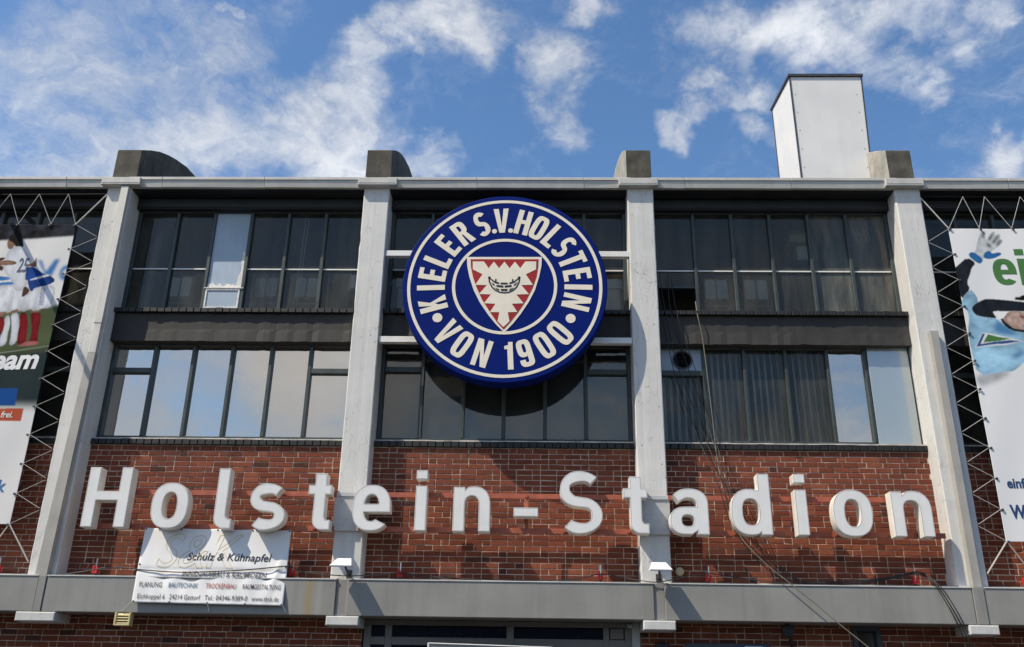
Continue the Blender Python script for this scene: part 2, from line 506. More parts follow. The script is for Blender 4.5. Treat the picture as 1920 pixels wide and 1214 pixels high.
M['vent_yellow'] = mat_plain('yellowed_plastic', (0.60, 0.50, 0.26), 0.5, 0.1)
M['button_cream'] = mat_plain('cream_plastic', (0.50, 0.44, 0.27), 0.5, 0.1)
M['black_metal'] = mat_plain('black_metal', (0.010, 0.010, 0.012), 0.5, 0.1)
M['slate'] = mat_plain('slate_blue_sign', (0.045, 0.055, 0.075), 0.5, 0.1)
M['paper'] = mat_plain('white_paper', (0.7, 0.7, 0.68), 0.7, 0.05)
M['ground'] = mat_plain('grey_paving', (0.055, 0.054, 0.052), 0.9, 0.2, 0.6, 0.5)
M['grey_box'] = mat_plain('grey_meter_box', (0.55, 0.56, 0.57), 0.5, 0.06)
M['ptfe'] = mat_plain('vinyl_banner', (0.74, 0.74, 0.735), 0.45, 0.03, 2, 0.03)
M['ptfe_grey'] = mat_plain('white_vinyl_banner', (0.73, 0.735, 0.74), 0.4, 0.03, 2, 0.03)


def flat(name, c, rough=0.5, var=0.06, scale=4):
    if name not in M:
        M[name] = mat_plain(name, c, rough, var, scale, 0.02)
    return M[name]


# ------------------------------------------------------------------ mesh helpers
def wloc(o):
    v = Vector((0, 0, 0))
    while o is not None:
        v += o.location
        o = o.parent
    return v


class MB:
    def __init__(self):
        self.v = []
        self.f = []
        self.mi = []

    def add(self, vs, fs, mi=0):
        k = len(self.v)
        self.v += [tuple(q) for q in vs]
        self.f += [tuple(k + i for i in f) for f in fs]
        self.mi += [mi] * len(fs)

    def box(self, x0, x1, y0, y1, z0, z1, mi=0):
        vs = [(x0, y0, z0), (x1, y0, z0), (x1, y1, z0), (x0, y1, z0), (x0, y0, z1), (x1, y0, z1), (x1, y1, z1), (x0, y1, z1)]
        self.add(vs, [(0, 3, 2, 1), (4, 5, 6, 7), (0, 1, 5, 4), (1, 2, 6, 5), (2, 3, 7, 6), (3, 0, 4, 7)], mi)

    def cbox(self, x0, x1, y0, y1, z0, z1, c=0.01, mi=0):
        """box with chamfered front (low y) edges"""
        vs = [(x0, y0 + c, z0), (x1, y0 + c, z0), (x1, y1, z0), (x0, y1, z0), (x0, y0 + c, z1), (x1, y0 + c, z1), (x1, y1, z1), (x0, y1, z1),
              (x0 + c, y0, z0 + c), (x1 - c, y0, z0 + c), (x1 - c, y0, z1 - c), (x0 + c, y0, z1 - c)]
        self.add(vs, [(0, 3, 2, 1), (4, 5, 6, 7), (1, 2, 6, 5), (2, 3, 7, 6), (3, 0, 4, 7), (8, 9, 10, 11),
                      (0, 1, 9, 8), (1, 5, 10, 9), (5, 4, 11, 10), (4, 0, 8, 11)], mi)

    def prism(self, outer, holes, yf, yb, mf=0, ms=None):
        ms = mf if ms is None else ms
        loops = [outer] + list(holes)
        tri = tessellate_polygon([[Vector((p[0], p[1], 0)) for p in lp] for lp in loops])
        flatp = [p for lp in loops for p in lp]
        n = len(flatp)
        vs = [(p[0], yf, p[1]) for p in flatp] + [(p[0], yb, p[1]) for p in flatp]
        k = len(self.v)
        self.v += vs
        for t in tri:
            a, b, c = [flatp[i] for i in t]
            cr = (b[0] - a[0]) * (c[1] - a[1]) - (b[1] - a[1]) * (c[0] - a[0])
            t = t if cr > 0 else (t[0], t[2], t[1])
            self.f.append(tuple(k + i for i in t))
            self.mi.append(mf)
            self.f.append((k + n + t[0], k + n + t[2], k + n + t[1]))
            self.mi.append(ms)
        o = 0
        for li, lp in enumerate(loops):
            m = len(lp)
            area = sum(lp[i][0] * lp[(i + 1) % m][1] - lp[(i + 1) % m][0] * lp[i][1] for i in range(m))
            ccw = area > 0
            if li:
                ccw = not ccw
            for i in range(m):
                a, b = o + i, o + (i + 1) % m
                if not ccw:
                    a, b = b, a
                self.f.append((k + a, k + n + a, k + n + b, k + b))
                self.mi.append(ms)
            o += m

    def sheet(self, poly, holes, y, mi=0):
        loops = [poly] + list(holes)
        tri = tessellate_polygon([[Vector((p[0], p[1], 0)) for p in lp] for lp in loops])
        fp = [p for lp in loops for p in lp]
        k = len(self.v)
        self.v += [(p[0], y, p[1]) for p in fp]
        for t in tri:
            a, b, c = [fp[i] for i in t]
            cr = (b[0] - a[0]) * (c[1] - a[1]) - (b[1] - a[1]) * (c[0] - a[0])
            t = t if cr > 0 else (t[0], t[2], t[1])
            self.f.append(tuple(k + i for i in t))
            self.mi.append(mi)

    def tube(self, pts, r, n=6, mi=0):
        pts = [Vector(p) for p in pts]
        k = len(self.v)
        up = Vector((0, 0, 1))
        for i, p in enumerate(pts):
            d = (pts[min(i + 1, len(pts) - 1)] - pts[max(i - 1, 0)])
            d = d.normalized() if d.length > 1e-9 else Vector((0, 0, 1))
            ref = up if abs(d.z) < 0.9 else Vector((0, 1, 0))
            a = d.cross(ref).normalized()
            b = d.cross(a).normalized()
            for j in range(n):
                t = 2 * math.pi * j / n
                self.v.append(tuple(p + a * (r * math.cos(t)) + b * (r * math.sin(t))))
        for i in range(len(pts) - 1):
            for j in range(n):
                q = (j + 1) % n
                self.f.append((k + i * n + j, k + (i + 1) * n + j, k + (i + 1) * n + q, k + i * n + q))
                self.mi.append(mi)
        e = k + (len(pts) - 1) * n
        self.f.append(tuple(k + j for j in range(n)))
        self.f.append(tuple(e + n - 1 - j for j in range(n)))
        self.mi += [mi, mi]

    def build(self, name, mats, parent=None, fix=False, smooth=False, bevel=0.0, loc=None):
        me = bpy.data.meshes.new(name)
        off = wloc(parent) if parent is not None else Vector(loc or (0, 0, 0))
        me.from_pydata([(a - off.x, b - off.y, c - off.z) for a, b, c in self.v], [], self.f)
        if not isinstance(mats, (list, tuple)):
            mats = [mats]
        for q in mats:
            me.materials.append(q)
        me.polygons.foreach_set('material_index', self.mi)
        if fix:
            bm = bmesh.new()
            bm.from_mesh(me)
            bmesh.ops.recalc_face_normals(bm, faces=bm.faces)
            bm.to_mesh(me)
            bm.free()
        if smooth:
            me.polygons.foreach_set('use_smooth', [True] * len(me.polygons))
        me.update()
        o = bpy.data.objects.new(name, me)
        COL.objects.link(o)
        if parent is not None:
            o.parent = parent
        else:
            o.location = off
        if bevel:
            b = o.modifiers.new('bevel', 'BEVEL')
            b.width = bevel
            b.segments = 2
            b.limit_method = 'ANGLE'
            b.angle_limit = math.radians(40)
        return o


def tag(o, label=None, cat=None, group=None, kind=None):
    if label:
        o['label'] = label
    if cat:
        o['category'] = cat
    if group:
        o['group'] = group
    if kind:
        o['kind'] = kind
    return o


def thing(name, loc, label, cat, group=None):
    o = bpy.data.objects.new(name, None)
    o.location = loc
    o.empty_display_size = 0.2
    COL.objects.link(o)
    return tag(o, label, cat, group)


def copy_tree(src, loc):
    r = src.copy()
    COL.objects.link(r)
    r.location = loc
    for ch in list(src.children):
        c = ch.copy()
        COL.objects.link(c)
        c.parent = r
        for g in list(ch.children):
            d = g.copy()
            COL.objects.link(d)
            d.parent = c
    return r


def smooth_path(pts, n=8):
    """Catmull-Rom through points"""
    P = [Vector(p) for p in pts]
    P = [P[0] * 2 - P[1]] + P + [P[-1] * 2 - P[-2]]
    out = []
    for i in range(1, len(P) - 2):
        for k in range(n):
            t = k / n
            a, b, c, d = P[i - 1:i + 3]
            out.append(0.5 * ((2 * b) + (c - a) * t + (2 * a - 5 * b + 4 * c - d) * t * t + (3 * b - a - 3 * c + d) * t ** 3))
    out.append(P[-2])
    return out


# ------------------------------------------------------------------ ground
g = MB()
g.box(-600, 600, -900, 600, -0.3, 0.0)
tag(g.build('ground', M['ground']), kind='structure')

# added unseen trees behind the camera, blocking low sky light from the facade
blocker = MB()
rw = random.Random(21)
for k in range(90):
    cx, cy, hz = -95 + 190 * k / 89 + rw.uniform(-1.5, 1.5), -52 + rw.uniform(-7, 7), rw.uniform(8, 12)
    for q in range(5):
        px, py, pz, rr = cx + rw.gauss(0, 1.3), cy + rw.gauss(0, 1.3), hz * rw.uniform(0.25, 0.80), hz * rw.uniform(0.16, 0.26)
        vs = []
        fs = []
        for i in range(5):
            t = math.pi * (i + 0.5) / 5
            for j in range(8):
                f = 2 * math.pi * j / 8
                r = rr * rw.uniform(0.72, 1.2)
                vs.append((px + r * math.sin(t) * math.cos(f), py + r * math.sin(t) * math.sin(f), pz + r * math.cos(t)))
        for i in range(4):
            for j in range(8):
                n = (j + 1) % 8
                fs.append((i * 8 + j, i * 8 + 8 + j, i * 8 + 8 + n, i * 8 + n))
        fs += [tuple(range(8)), tuple(32 + j for j in reversed(range(8)))]
        blocker.add(vs, fs)
    blocker.box(cx - 0.25, cx + 0.25, cy - 0.25, cy + 0.25, 0, hz * 0.5)
tag(blocker.build('added_tree_blocker', mat_plain('blocker_foliage', (0.035, 0.055, 0.022), 0.9, 0.5, 0.8, 0.6)), kind='stuff')

# ------------------------------------------------------------------ the building
B = thing('stadium_building', (0, 0, 0), 'stadium front of red brick bays, dark window bands and white concrete pillars', 'building')
PIL = [(-11.40, -10.98), (-6.97, -6.55), (-2.49, -2.05), (2.03, 2.47), (6.55, 6.98), (10.98, 11.40)]
BAYS = [(PIL[i][1], PIL[i + 1][0]) for i in range(5)]
Z_LEDGE, Z_SILL = 3.372, 5.455

for (a, b) in PIL:
    m = MB()
    rs = random.Random(int(a * 100))
    N = 46
    c = 0.014
    for i in range(N + 1):
        z = 3.30 + (9.95 - 3.30) * i / N
        j = [rs.gauss(0, 0.0012) for _ in range(6)]
        if rs.random() < 0.10:
            j[rs.choice((0, 1))] += 0.010
        m.v += [(a + j[0], -0.33 + c + j[1], z), (a + c + abs(j[2]), -0.33 + j[3] * 0.6, z), (b - c - abs(j[4]), -0.33 + j[5] * 0.6, z),
                (b + j[1] * 0.7, -0.33 + c + j[2], z), (b, 0.35, z), (a, 0.35, z)]
    for i in range(N):
        for q in range(6):
            w = (q + 1) % 6
            m.f.append((i * 6 + q, i * 6 + w, i * 6 + 6 + w, i * 6 + 6 + q))
            m.mi.append(0)
    m.f.append((0, 5, 4, 3, 2, 1))
    m.f.append(tuple(N * 6 + q for q in range(6)))
    m.mi += [0, 0]
    m.build('pillar', M['pillar'], B)

# ---- brick walls
C_H = 0.08333
ST, HD, J = 0.239, 0.114, 0.011


def courses(x0, x1, z0, z1, seed):
    rs = random.Random(seed)
    out = []
    z = z0
    row = 0
    while z + C_H - J <= z1 + 1e-6:
        seq = [ST, ST, HD]
        k = (row * 2) % 3
        x = x0 - rs.choice((0, .125, .25, .375, .06))
        while x < x1:
            w = seq[k % 3]
            k += 1
            a, b = max(x, x0), min(x + w, x1)
            if b - a > 0.02:
                out.append((a, b, z, z + C_H - J, abs((b - a) - w) < 1e-4))
            x += w + J
        z += C_H
        row += 1
    return out


def brick_verts(w, h, rs, d=0.06, amp=0.0022):
    c = 0.005
    g_ = lambda: rs.gauss(0, amp)
    y = max(-0.003, min(0.001, g_() * 0.8))
    g2 = lambda: max(-0.0015, min(0.0015, rs.gauss(0, 0.0008)))
    return [(g_(), 0.004, g_()), (w + g_(), 0.004, g_()), (w + g_(), 0.004, h + g_()), (g_(), 0.004, h + g_()),
            (c + g_(), y, c + g_()), (w - c + g_(), y + g2(), c + g_()), (w - c + g_(), y + g2(), h - c + g_()), (c + g_(), y, h - c + g_()),
            (0, d, 0), (w, d, 0), (w, d, h), (0, d, h)]


BF = [(4, 5, 6, 7), (0, 1, 5, 4), (1, 2, 6, 5), (2, 3, 7, 6), (3, 0, 4, 7), (0, 8, 9, 1), (1, 9, 10, 2), (2, 10, 11, 3), (3, 11, 8, 0)]
walls = []
allb = []
GF = [(-10.98, -6.2), (-6.2, -2.03), (2.03, 5.07), (5.47, 10.98)]
for i, (a, b) in enumerate(BAYS):
    m = MB()
    m.box(a, b, 0.0065, 0.30, 3.30, Z_SILL + 0.005)
    w = m.build('brick_wall', M['mortar'], B)
    for t in courses(a, b, Z_LEDGE, Z_SILL, 11 + i):
        allb.append((*t, w, 0.0))
for i, (a, b) in enumerate(GF):
    m = MB()
    m.box(a, b, 0.0065, 0.30, 0.0, 3.0)
    w = m.build('brick_wall', M['mortar'], B)
    for t in courses(a, b, 0.0, 2.92, 31 + i):
        allb.append((*t, w, 0.0))


def shot(x, y, z):
    d = Vector((x, y, z)) - CAM_LOC
    dz = -d.dot(CB)
    return d.dot(CR) / dz * 1.8228, d.dot(CU) / dz * 1.8228, dz


LETTER_BOXES = [(-6.2, -5.4), (-5.2, -4.5), (-4.3, -3.9), (-3.8, -3.1), (-2.9, -2.5), (-2.2, -1.5), (-1.3, -1.05), (-.75, -.1), (.1, .6),
                (.8, 1.5), (1.7, 2.2), (2.4, 3.05), (3.3, 3.98), (4.2, 4.48), (4.75, 5.4), (5.6, 6.3)]
score = []
for i, (a, b, z0, z1, full, w, y) in enumerate(allb):
    if not full or b - a < 0.2:
        continue
    x = (a + b) / 2
    u, v, dz = shot(x, 0, z0)
    if abs(u) > 0.97 or abs(v) > 0.615 or (2.55 < z0 < 3.46 and z0 > 2.84):
        continue
    if 2.84 <= z0 < 3.42:
        continue
    if 3.95 < z0 < 4.95 and any(p - 0.05 < x < q + 0.05 for p, q in LETTER_BOXES):
        continue
    if -5.35 < x < -3.0 and z0 < 4.12 and z0 > 2.9:
        continue
    if x < -7.3 or x > 7.3:
        continue
    score.append((dz, i))
score.sort()
single = set(i for _, i in score[:300])
variants = []
for k in range(6):
    me = bpy.data.meshes.new('brick')
    me.from_pydata(brick_verts(ST, C_H - J, random.Random(k)), [], BF)
    me.materials.append(M['brick'])
    variants.append(me)
rest = MB()
rs = random.Random(5)
for i, (a, b, z0, z1, full, w, y) in enumerate(allb):
    dy = max(-0.003, min(0.001, rs.gauss(-0.0005, 0.0015)))
    if i in single:
        o = bpy.data.objects.new('brick', rs.choice(variants))
        o.parent = w
        o.location = (a, dy, z0)
        COL.objects.link(o)
    else:
        vs = brick_verts(b - a, z1 - z0, rs)
        rest.add([(p[0] + a, p[1] + dy, p[2] + z0) for p in vs], BF)
tag(rest.build('brickwork', M['brick'], B), kind='stuff')

# ---- sills: a row of dark bricks on edge under the windows, on the wall and on the lintel
sillb = MB()
for (a, b) in BAYS:
    for (zb, zt, yf) in ((Z_SILL + 0.005, 5.545, -0.045), (7.700, 7.775, -0.128)):
        x = a + 0.004
        while x < b - 0.02:
            e = min(x + 0.112, b - 0.003)
            jz = rs.gauss(0, 0.003)
            sillb.cbox(x, e, yf + rs.gauss(0, 0.003), 0.14, zb, zt + jz, 0.006)
            x += 0.122
tag(sillb.build('sill_bricks', M['sill'], B), kind='stuff')
for (a, b) in BAYS:
    m = MB()
    x = a
    while x < b - 0.05:
        e = min(b, x + rs.uniform(0.25, 0.7))
        m.box(x, e - 0.004, -0.03 + rs.uniform(-0.012, 0.012), 0.12, 5.551, 5.566 + rs.uniform(0, 0.006))
        x = e
    m.build('sill_mortar', M['sill_cap'], B)
    m = MB()
    N = 40
    for i in range(N + 1):
        x = a + (b - a) * i / N
        j = rs.gauss(0, 0.004)
        m.v += [(x, -0.06 + j, 7.205 + rs.gauss(0, 0.003)), (x, -0.055 + j, 7.36), (x, -0.052 + j * 0.5, 7.42), (x, -0.06 + j, 7.694), (x, 0.3, 7.694), (x, 0.3, 7.205)]
    for i in range(N):
        for q in range(6):
            w2 = (q + 1) % 6
            m.f.append((i * 6 + q, i * 6 + 6 + q, i * 6 + 6 + w2, i * 6 + w2))
            m.mi.append(0)
    m.build('lintel', M['lintel'], B, fix=True)
    m = MB()
    m.cbox(a, b, -0.02, 0.35, 9.74, 9.925, 0.02)
    m.cbox(a, b, -0.005, 0.35, 9.72, 9.735, 0.004)
    m.build('top_beam', M['top_beam'], B)

# ---- eaves: sheet-metal gutter with joints, caps over the pillars
for i, (a, b) in enumerate(BAYS):
    L = b - a + 0.1
    cuts = [a - 0.05] + sorted(a + L * q for q in ((0.13, 0.56) if i % 2 else (0.36, 0.80))) + [b + 0.05]
    for k in range(len(cuts) - 1):
        x0, x1 = cuts[k] + 0.003, cuts[k + 1] - 0.003
        t = rs.uniform(-0.004, 0.004)
        m = MB()
        m.add([(x0, -0.365 + t, 9.945), (x1, -0.365 - t, 9.940), (x1, -0.39, 10.065), (x0, -0.39, 10.065),
               (x0, -0.30, 9.945), (x1, -0.30, 9.940), (x1, -0.30, 10.065), (x0, -0.30, 10.065)],
              [(0, 1, 2, 3), (0, 4, 5, 1), (3, 2, 6, 7), (0, 3, 7, 4), (1, 5, 6, 2), (4, 7, 6, 5)])
        m.cbox(x0, x1, -0.405, -0.28, 10.070, 10.128, 0.006)
        m.build('gutter_panel', M['gutter'], B)
for (a, b) in ((-11.5, -10.88), (-7.045, -6.37), (-2.586, -1.914), (1.88, 2.546), (6.38, 7.02), (10.88, 11.5)):
    m = MB()
    m.cbox(a, b, -0.45, -0.25, 9.950, 10.095, 0.008)
    m.add([(a + 0.02, -0.452, 9.975), (b - 0.02, -0.452, 9.975), (b - 0.02, -0.458, 9.985), (a + 0.02, -0.458, 9.985)], [(0, 1, 2, 3)])
    m.build('eaves_cap', M['gutter'], B)
m = MB()
m.box(-11.45, 11.45, -0.295, 0.6, 9.93, 10.06)
m.build('eaves_soffit', M['top_beam'], B)


def xprism(m, prof, x0, x1, mi=0, ends=(None, None)):
    n = len(prof)
    k = len(m.v)
    m.v += [(x0, p[0], p[1]) for p in prof] + [(x1, p[0], p[1]) for p in prof]
    for i in range(n):
        j = (i + 1) % n
        m.f.append((k + i, k + n + i, k + n + j, k + j))
        m.mi.append(mi)
    m.f.append(tuple(k + i for i in reversed(range(n))))
    m.mi.append(mi if ends[0] is None else ends[0])
    m.f.append(tuple(k + n + i for i in range(n)))
    m.mi.append(mi if ends[1] is None else ends[1])


ARC = [(-0.30, 10.74), (0.05, 10.96), (0.39, 11.15), (0.75, 11.31), (1.1, 11.44), (1.63, 11.60), (2.08, 11.67), (3.0, 11.74), (4.5, 11.70),
       (6.0, 11.5), (8.0, 11.0)]
RIBS = [(-11.40, -10.97), (-6.95, -6.51), (-2.50, -2.05), (2.03, 2.46), (6.52, 6.945), (10.97, 11.40)]
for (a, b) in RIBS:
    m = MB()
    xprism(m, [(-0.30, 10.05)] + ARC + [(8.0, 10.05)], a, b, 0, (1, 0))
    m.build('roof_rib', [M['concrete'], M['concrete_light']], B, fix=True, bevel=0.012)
m = MB()
xprism(m, [(-0.2, 10.06)] + [(y, z - 0.62) for y, z in ARC[1:]] + [(8.0, 10.06)], -11.35, 11.35)
m.build('roof', M['roof'], B, fix=True)
# shell and rooms
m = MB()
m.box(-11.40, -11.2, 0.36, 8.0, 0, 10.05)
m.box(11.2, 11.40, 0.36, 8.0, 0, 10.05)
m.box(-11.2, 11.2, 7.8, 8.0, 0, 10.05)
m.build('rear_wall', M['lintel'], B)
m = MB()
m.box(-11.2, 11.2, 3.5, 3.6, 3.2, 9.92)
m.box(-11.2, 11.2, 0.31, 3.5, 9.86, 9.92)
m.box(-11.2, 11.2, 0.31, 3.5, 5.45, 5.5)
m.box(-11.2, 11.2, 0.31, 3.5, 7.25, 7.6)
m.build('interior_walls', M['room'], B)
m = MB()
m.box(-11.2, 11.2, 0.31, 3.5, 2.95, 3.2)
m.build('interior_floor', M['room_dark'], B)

# ---- chimney on the roof
CH = MB()
xb0, xb1, xt0, xt1 = 5.285, 6.545, 5.285, 6.635
yb_, yf_ = 1.55, 0.5


def chimney_panel(vs):
    mm = MB()
    mm.add(vs, [(0, 1, 2, 3)])
    return mm


ch = MB()
ch.add([(xb0, yf_, 10.2), (xb1, yf_, 10.2), (xb1 - 0.03, yb_, 10.2), (xb0 - 0.08, yb_, 10.2),
        (xt0, yf_, 12.90), (xt1, yf_, 12.90), (xt1 - 0.03, yb_, 12.90), (xt0 - 0.08, yb_, 12.90)],
       [(0, 1, 5, 4), (1, 2, 6, 5), (2, 3, 7, 6), (3, 0, 4, 7), (4, 5, 6, 7)])
CHO = ch.build('chimney', M['chimney'], B)
m = MB()
for (p, q) in (((xb0, yf_), (xt0, yf_)), ((xb1, yf_), (xt1, yf_)), ((xb0 - 0.08, yb_), (xt0 - 0.08, yb_))):
    dx = 0.012
    m.add([(p[0] - dx, p[1] - dx, 10.2), (p[0] + dx, p[1] - dx, 10.2), (p[0] + dx, p[1] + dx, 10.2), (p[0] - dx, p[1] + dx, 10.2),
           (q[0] - dx, q[1] - dx, 12.90), (q[0] + dx, q[1] - dx, 12.90), (q[0] + dx, q[1] + dx, 12.90), (q[0] - dx, q[1] + dx, 12.90)],
          [(0, 1, 5, 4), (1, 2, 6, 5), (2, 3, 7, 6), (3, 0, 4, 7)])
m.build('corner_trim', M['dark_trim'], CHO)
m = MB()
m.add([(5.255, 0.465, 12.905), (6.665, 0.465, 12.905), (6.635, 1.60, 12.905), (5.175, 1.60, 12.905),
       (5.255, 0.465, 12.955), (6.665, 0.465, 12.955), (6.635, 1.60, 12.955), (5.175, 1.60, 12.955)],
      [(0, 3, 2, 1), (4, 5, 6, 7), (0, 1, 5, 4), (1, 2, 6, 5), (2, 3, 7, 6), (3, 0, 4, 7)])
m.build('top_cap', M['dark_trim'], CHO)
m = MB()
for z in (10.9, 11.3, 11.7, 12.1, 12.5):
    for x in (5.36, 6.50):
        m.prism([(x + 0.009 * math.cos(t * 0.785), z + 0.009 * math.sin(t * 0.785)) for t in range(8)], [], 0.494, 0.502)
m.build('panel_screws', M['fascia_strip'], CHO)

# ---- canopy fascia along the front, sloped flashing on top
strips = [(-6.70, -6.59), (-2.357, -2.203), (2.19, 2.335), (6.67, 6.828)]
edges = [-11.4] + [q for s in strips for q in s] + [11.4]
for i in range(0, len(edges), 2):
    x0, x1 = edges[i] + 0.004, edges[i + 1] - 0.004
    m = MB()
    m.cbox(x0, x1, -0.47, -0.02, 2.868, 3.375, 0.010)
    m.build('fascia_panel', M['fascia'], B)
    m = MB()
    x = x0
    while x < x1 - 0.05:
        e = min(x1, x + rs.uniform(0.9, 1.6))
        m.add([(x, -0.482, 3.379), (e, -0.482, 3.379), (e, -0.002, 3.44), (x, -0.002, 3.44 + rs.uniform(0, 0.012)),
               (x, -0.482, 3.365), (e, -0.482, 3.365)], [(0, 1, 2, 3), (4, 5, 1, 0)])
        x = e
    m.build('flashing', M['flashing'], B)
for i, (a, b) in enumerate(strips):
    m = MB()
    if i in (0, 3):
        m.cbox(a, b, -0.485, -0.02, 2.868, 3.372, 0.006)
    else:
        m.box(a, b, -0.44, -0.02, 2.868, 3.372)
    m.build('fascia_strip', M['fascia_strip'], B)
for (a, b) in ((-6.93, -6.36), (-2.465, -1.998), (2.02, 2.475), (6.54, 6.95)):
    m = MB()
    m.cbox(a, b, -0.492, 0.02, 2.735, 2.862, 0.012)
    m.build('console_block', M['console'], B)

# ---- downpipes on the two outer pillars
m = MB()
m.cbox(-6.690, -6.560, -0.425, -0.335, 7.37, 9.93, 0.004)
m.cbox(-6.683, -6.567, -0.418, -0.335, 6.86, 7.366, 0.004)
p = m.build('downpipe', M['pipe_light'], B)
m = MB()
m.add([(-6.690, -0.425, 6.855), (-6.565, -0.425, 6.855), (-6.620, -0.445, 3.38), (-6.790, -0.445, 3.38),
       (-6.690, -0.336, 6.855), (-6.565, -0.336, 6.855), (-6.620, -0.336, 3.38), (-6.790, -0.336, 3.38)],
      [(0, 3, 2, 1), (0, 1, 5, 4), (1, 2, 6, 5), (3, 0, 4, 7)])
m.build('downpipe', M['pipe'], B, fix=True)
m = MB()
m.cbox(6.710, 6.840, -0.43, -0.336, 3.38, 7.32, 0.006)
m.build('downpipe', M['pipe'], B)

# ---- plates between the lettering rails on the two inner pillars
for (a, b) in ((-2.52, -2.02), (2.01, 2.49)):
    m = MB()
    m.cbox(a, b, -0.352, -0.333, 4.075, 4.60, 0.004)
    m.build('rail_plate', M['rail_grey'], B)


# ------------------------------------------------------------------ windows
def quad(m, x0, x1, y, z0, z1, mi=0):
    m.add([(x0, y, z0), (x1, y, z0), (x1, y, z1), (x0, y, z1)], [(0, 1, 2, 3)], mi)


def window(x0, x1, z0, z1, mulls, kinds, trans=None, mw=0.06, opener=None):
    """kinds: one material key per column; trans: {column: z of its transom}"""
    f = MB()
    t = 0.065
    f.cbox(x0, x0 + t, 0.10, 0.20, z0, z1, 0.008)
    f.cbox(x1 - t, x1, 0.10, 0.20, z0, z1, 0.008)
    f.cbox(x0 + t, x1 - t, 0.10, 0.20, z0, z0 + 0.06, 0.008)
    f.cbox(x0 + t, x1 - t, 0.10, 0.20, z1 - 0.05, z1, 0.008)
    w = f.build('window', M['frame'], B)
    for x in mulls:
        m = MB()
        m.cbox(x - mw / 2, x + mw / 2, 0.095, 0.20, z0 + 0.061, z1 - 0.051, 0.008)
        m.build('mullion', M['frame'], w)
    xs = [x0 + t] + [q for x in mulls for q in (x - mw / 2, x + mw / 2)] + [x1 - t]
    for c, kd in enumerate(kinds):
        a, b = xs[2 * c], xs[2 * c + 1]
        segs = [(z0 + 0.06, z1 - 0.05)]
        if trans and c in trans:
            tz = trans[c]
            m = MB()
            m.cbox(a, b, 0.097, 0.20, tz - 0.045, tz + 0.045, 0.008)
            m.build('transom', M['frame'], w)
            segs = [(z0 + 0.06, tz - 0.045), (tz + 0.045, z1 - 0.05)]
        if kd is None:
            continue
        ks = kd if isinstance(kd, tuple) else (kd,) * len(segs)
        for (p, q), kk in zip(segs, ks):
            if kk is None:
                continue
            m = MB()
            tl = rs.uniform(-0.004, 0.004)
            m.add([(a, 0.16 + tl, p), (b, 0.16 - tl, p), (b, 0.16 - tl * 0.5, q), (a, 0.16 + tl * 0.5, q)], [(0, 1, 2, 3)])
            m.build('pane', M[kk], w)
    return w, xs


UZ0, UZ1 = 7.785, 9.745
LZ0, LZ1 = 5.575, 7.235


def even(a, b, n):
    t = 0.065
    s = (b - a - 2 * t) / n
    return [a + t + s * i for i in range(1, n)]


def bars(w, xs, z, cols):
    for c in cols:
        m = MB()
        m.box(xs[2 * c], xs[2 * c + 1], 0.135, 0.156, z - 0.011, z + 0.011)
        m.build('glazing_bar', M['white_steel'], w)


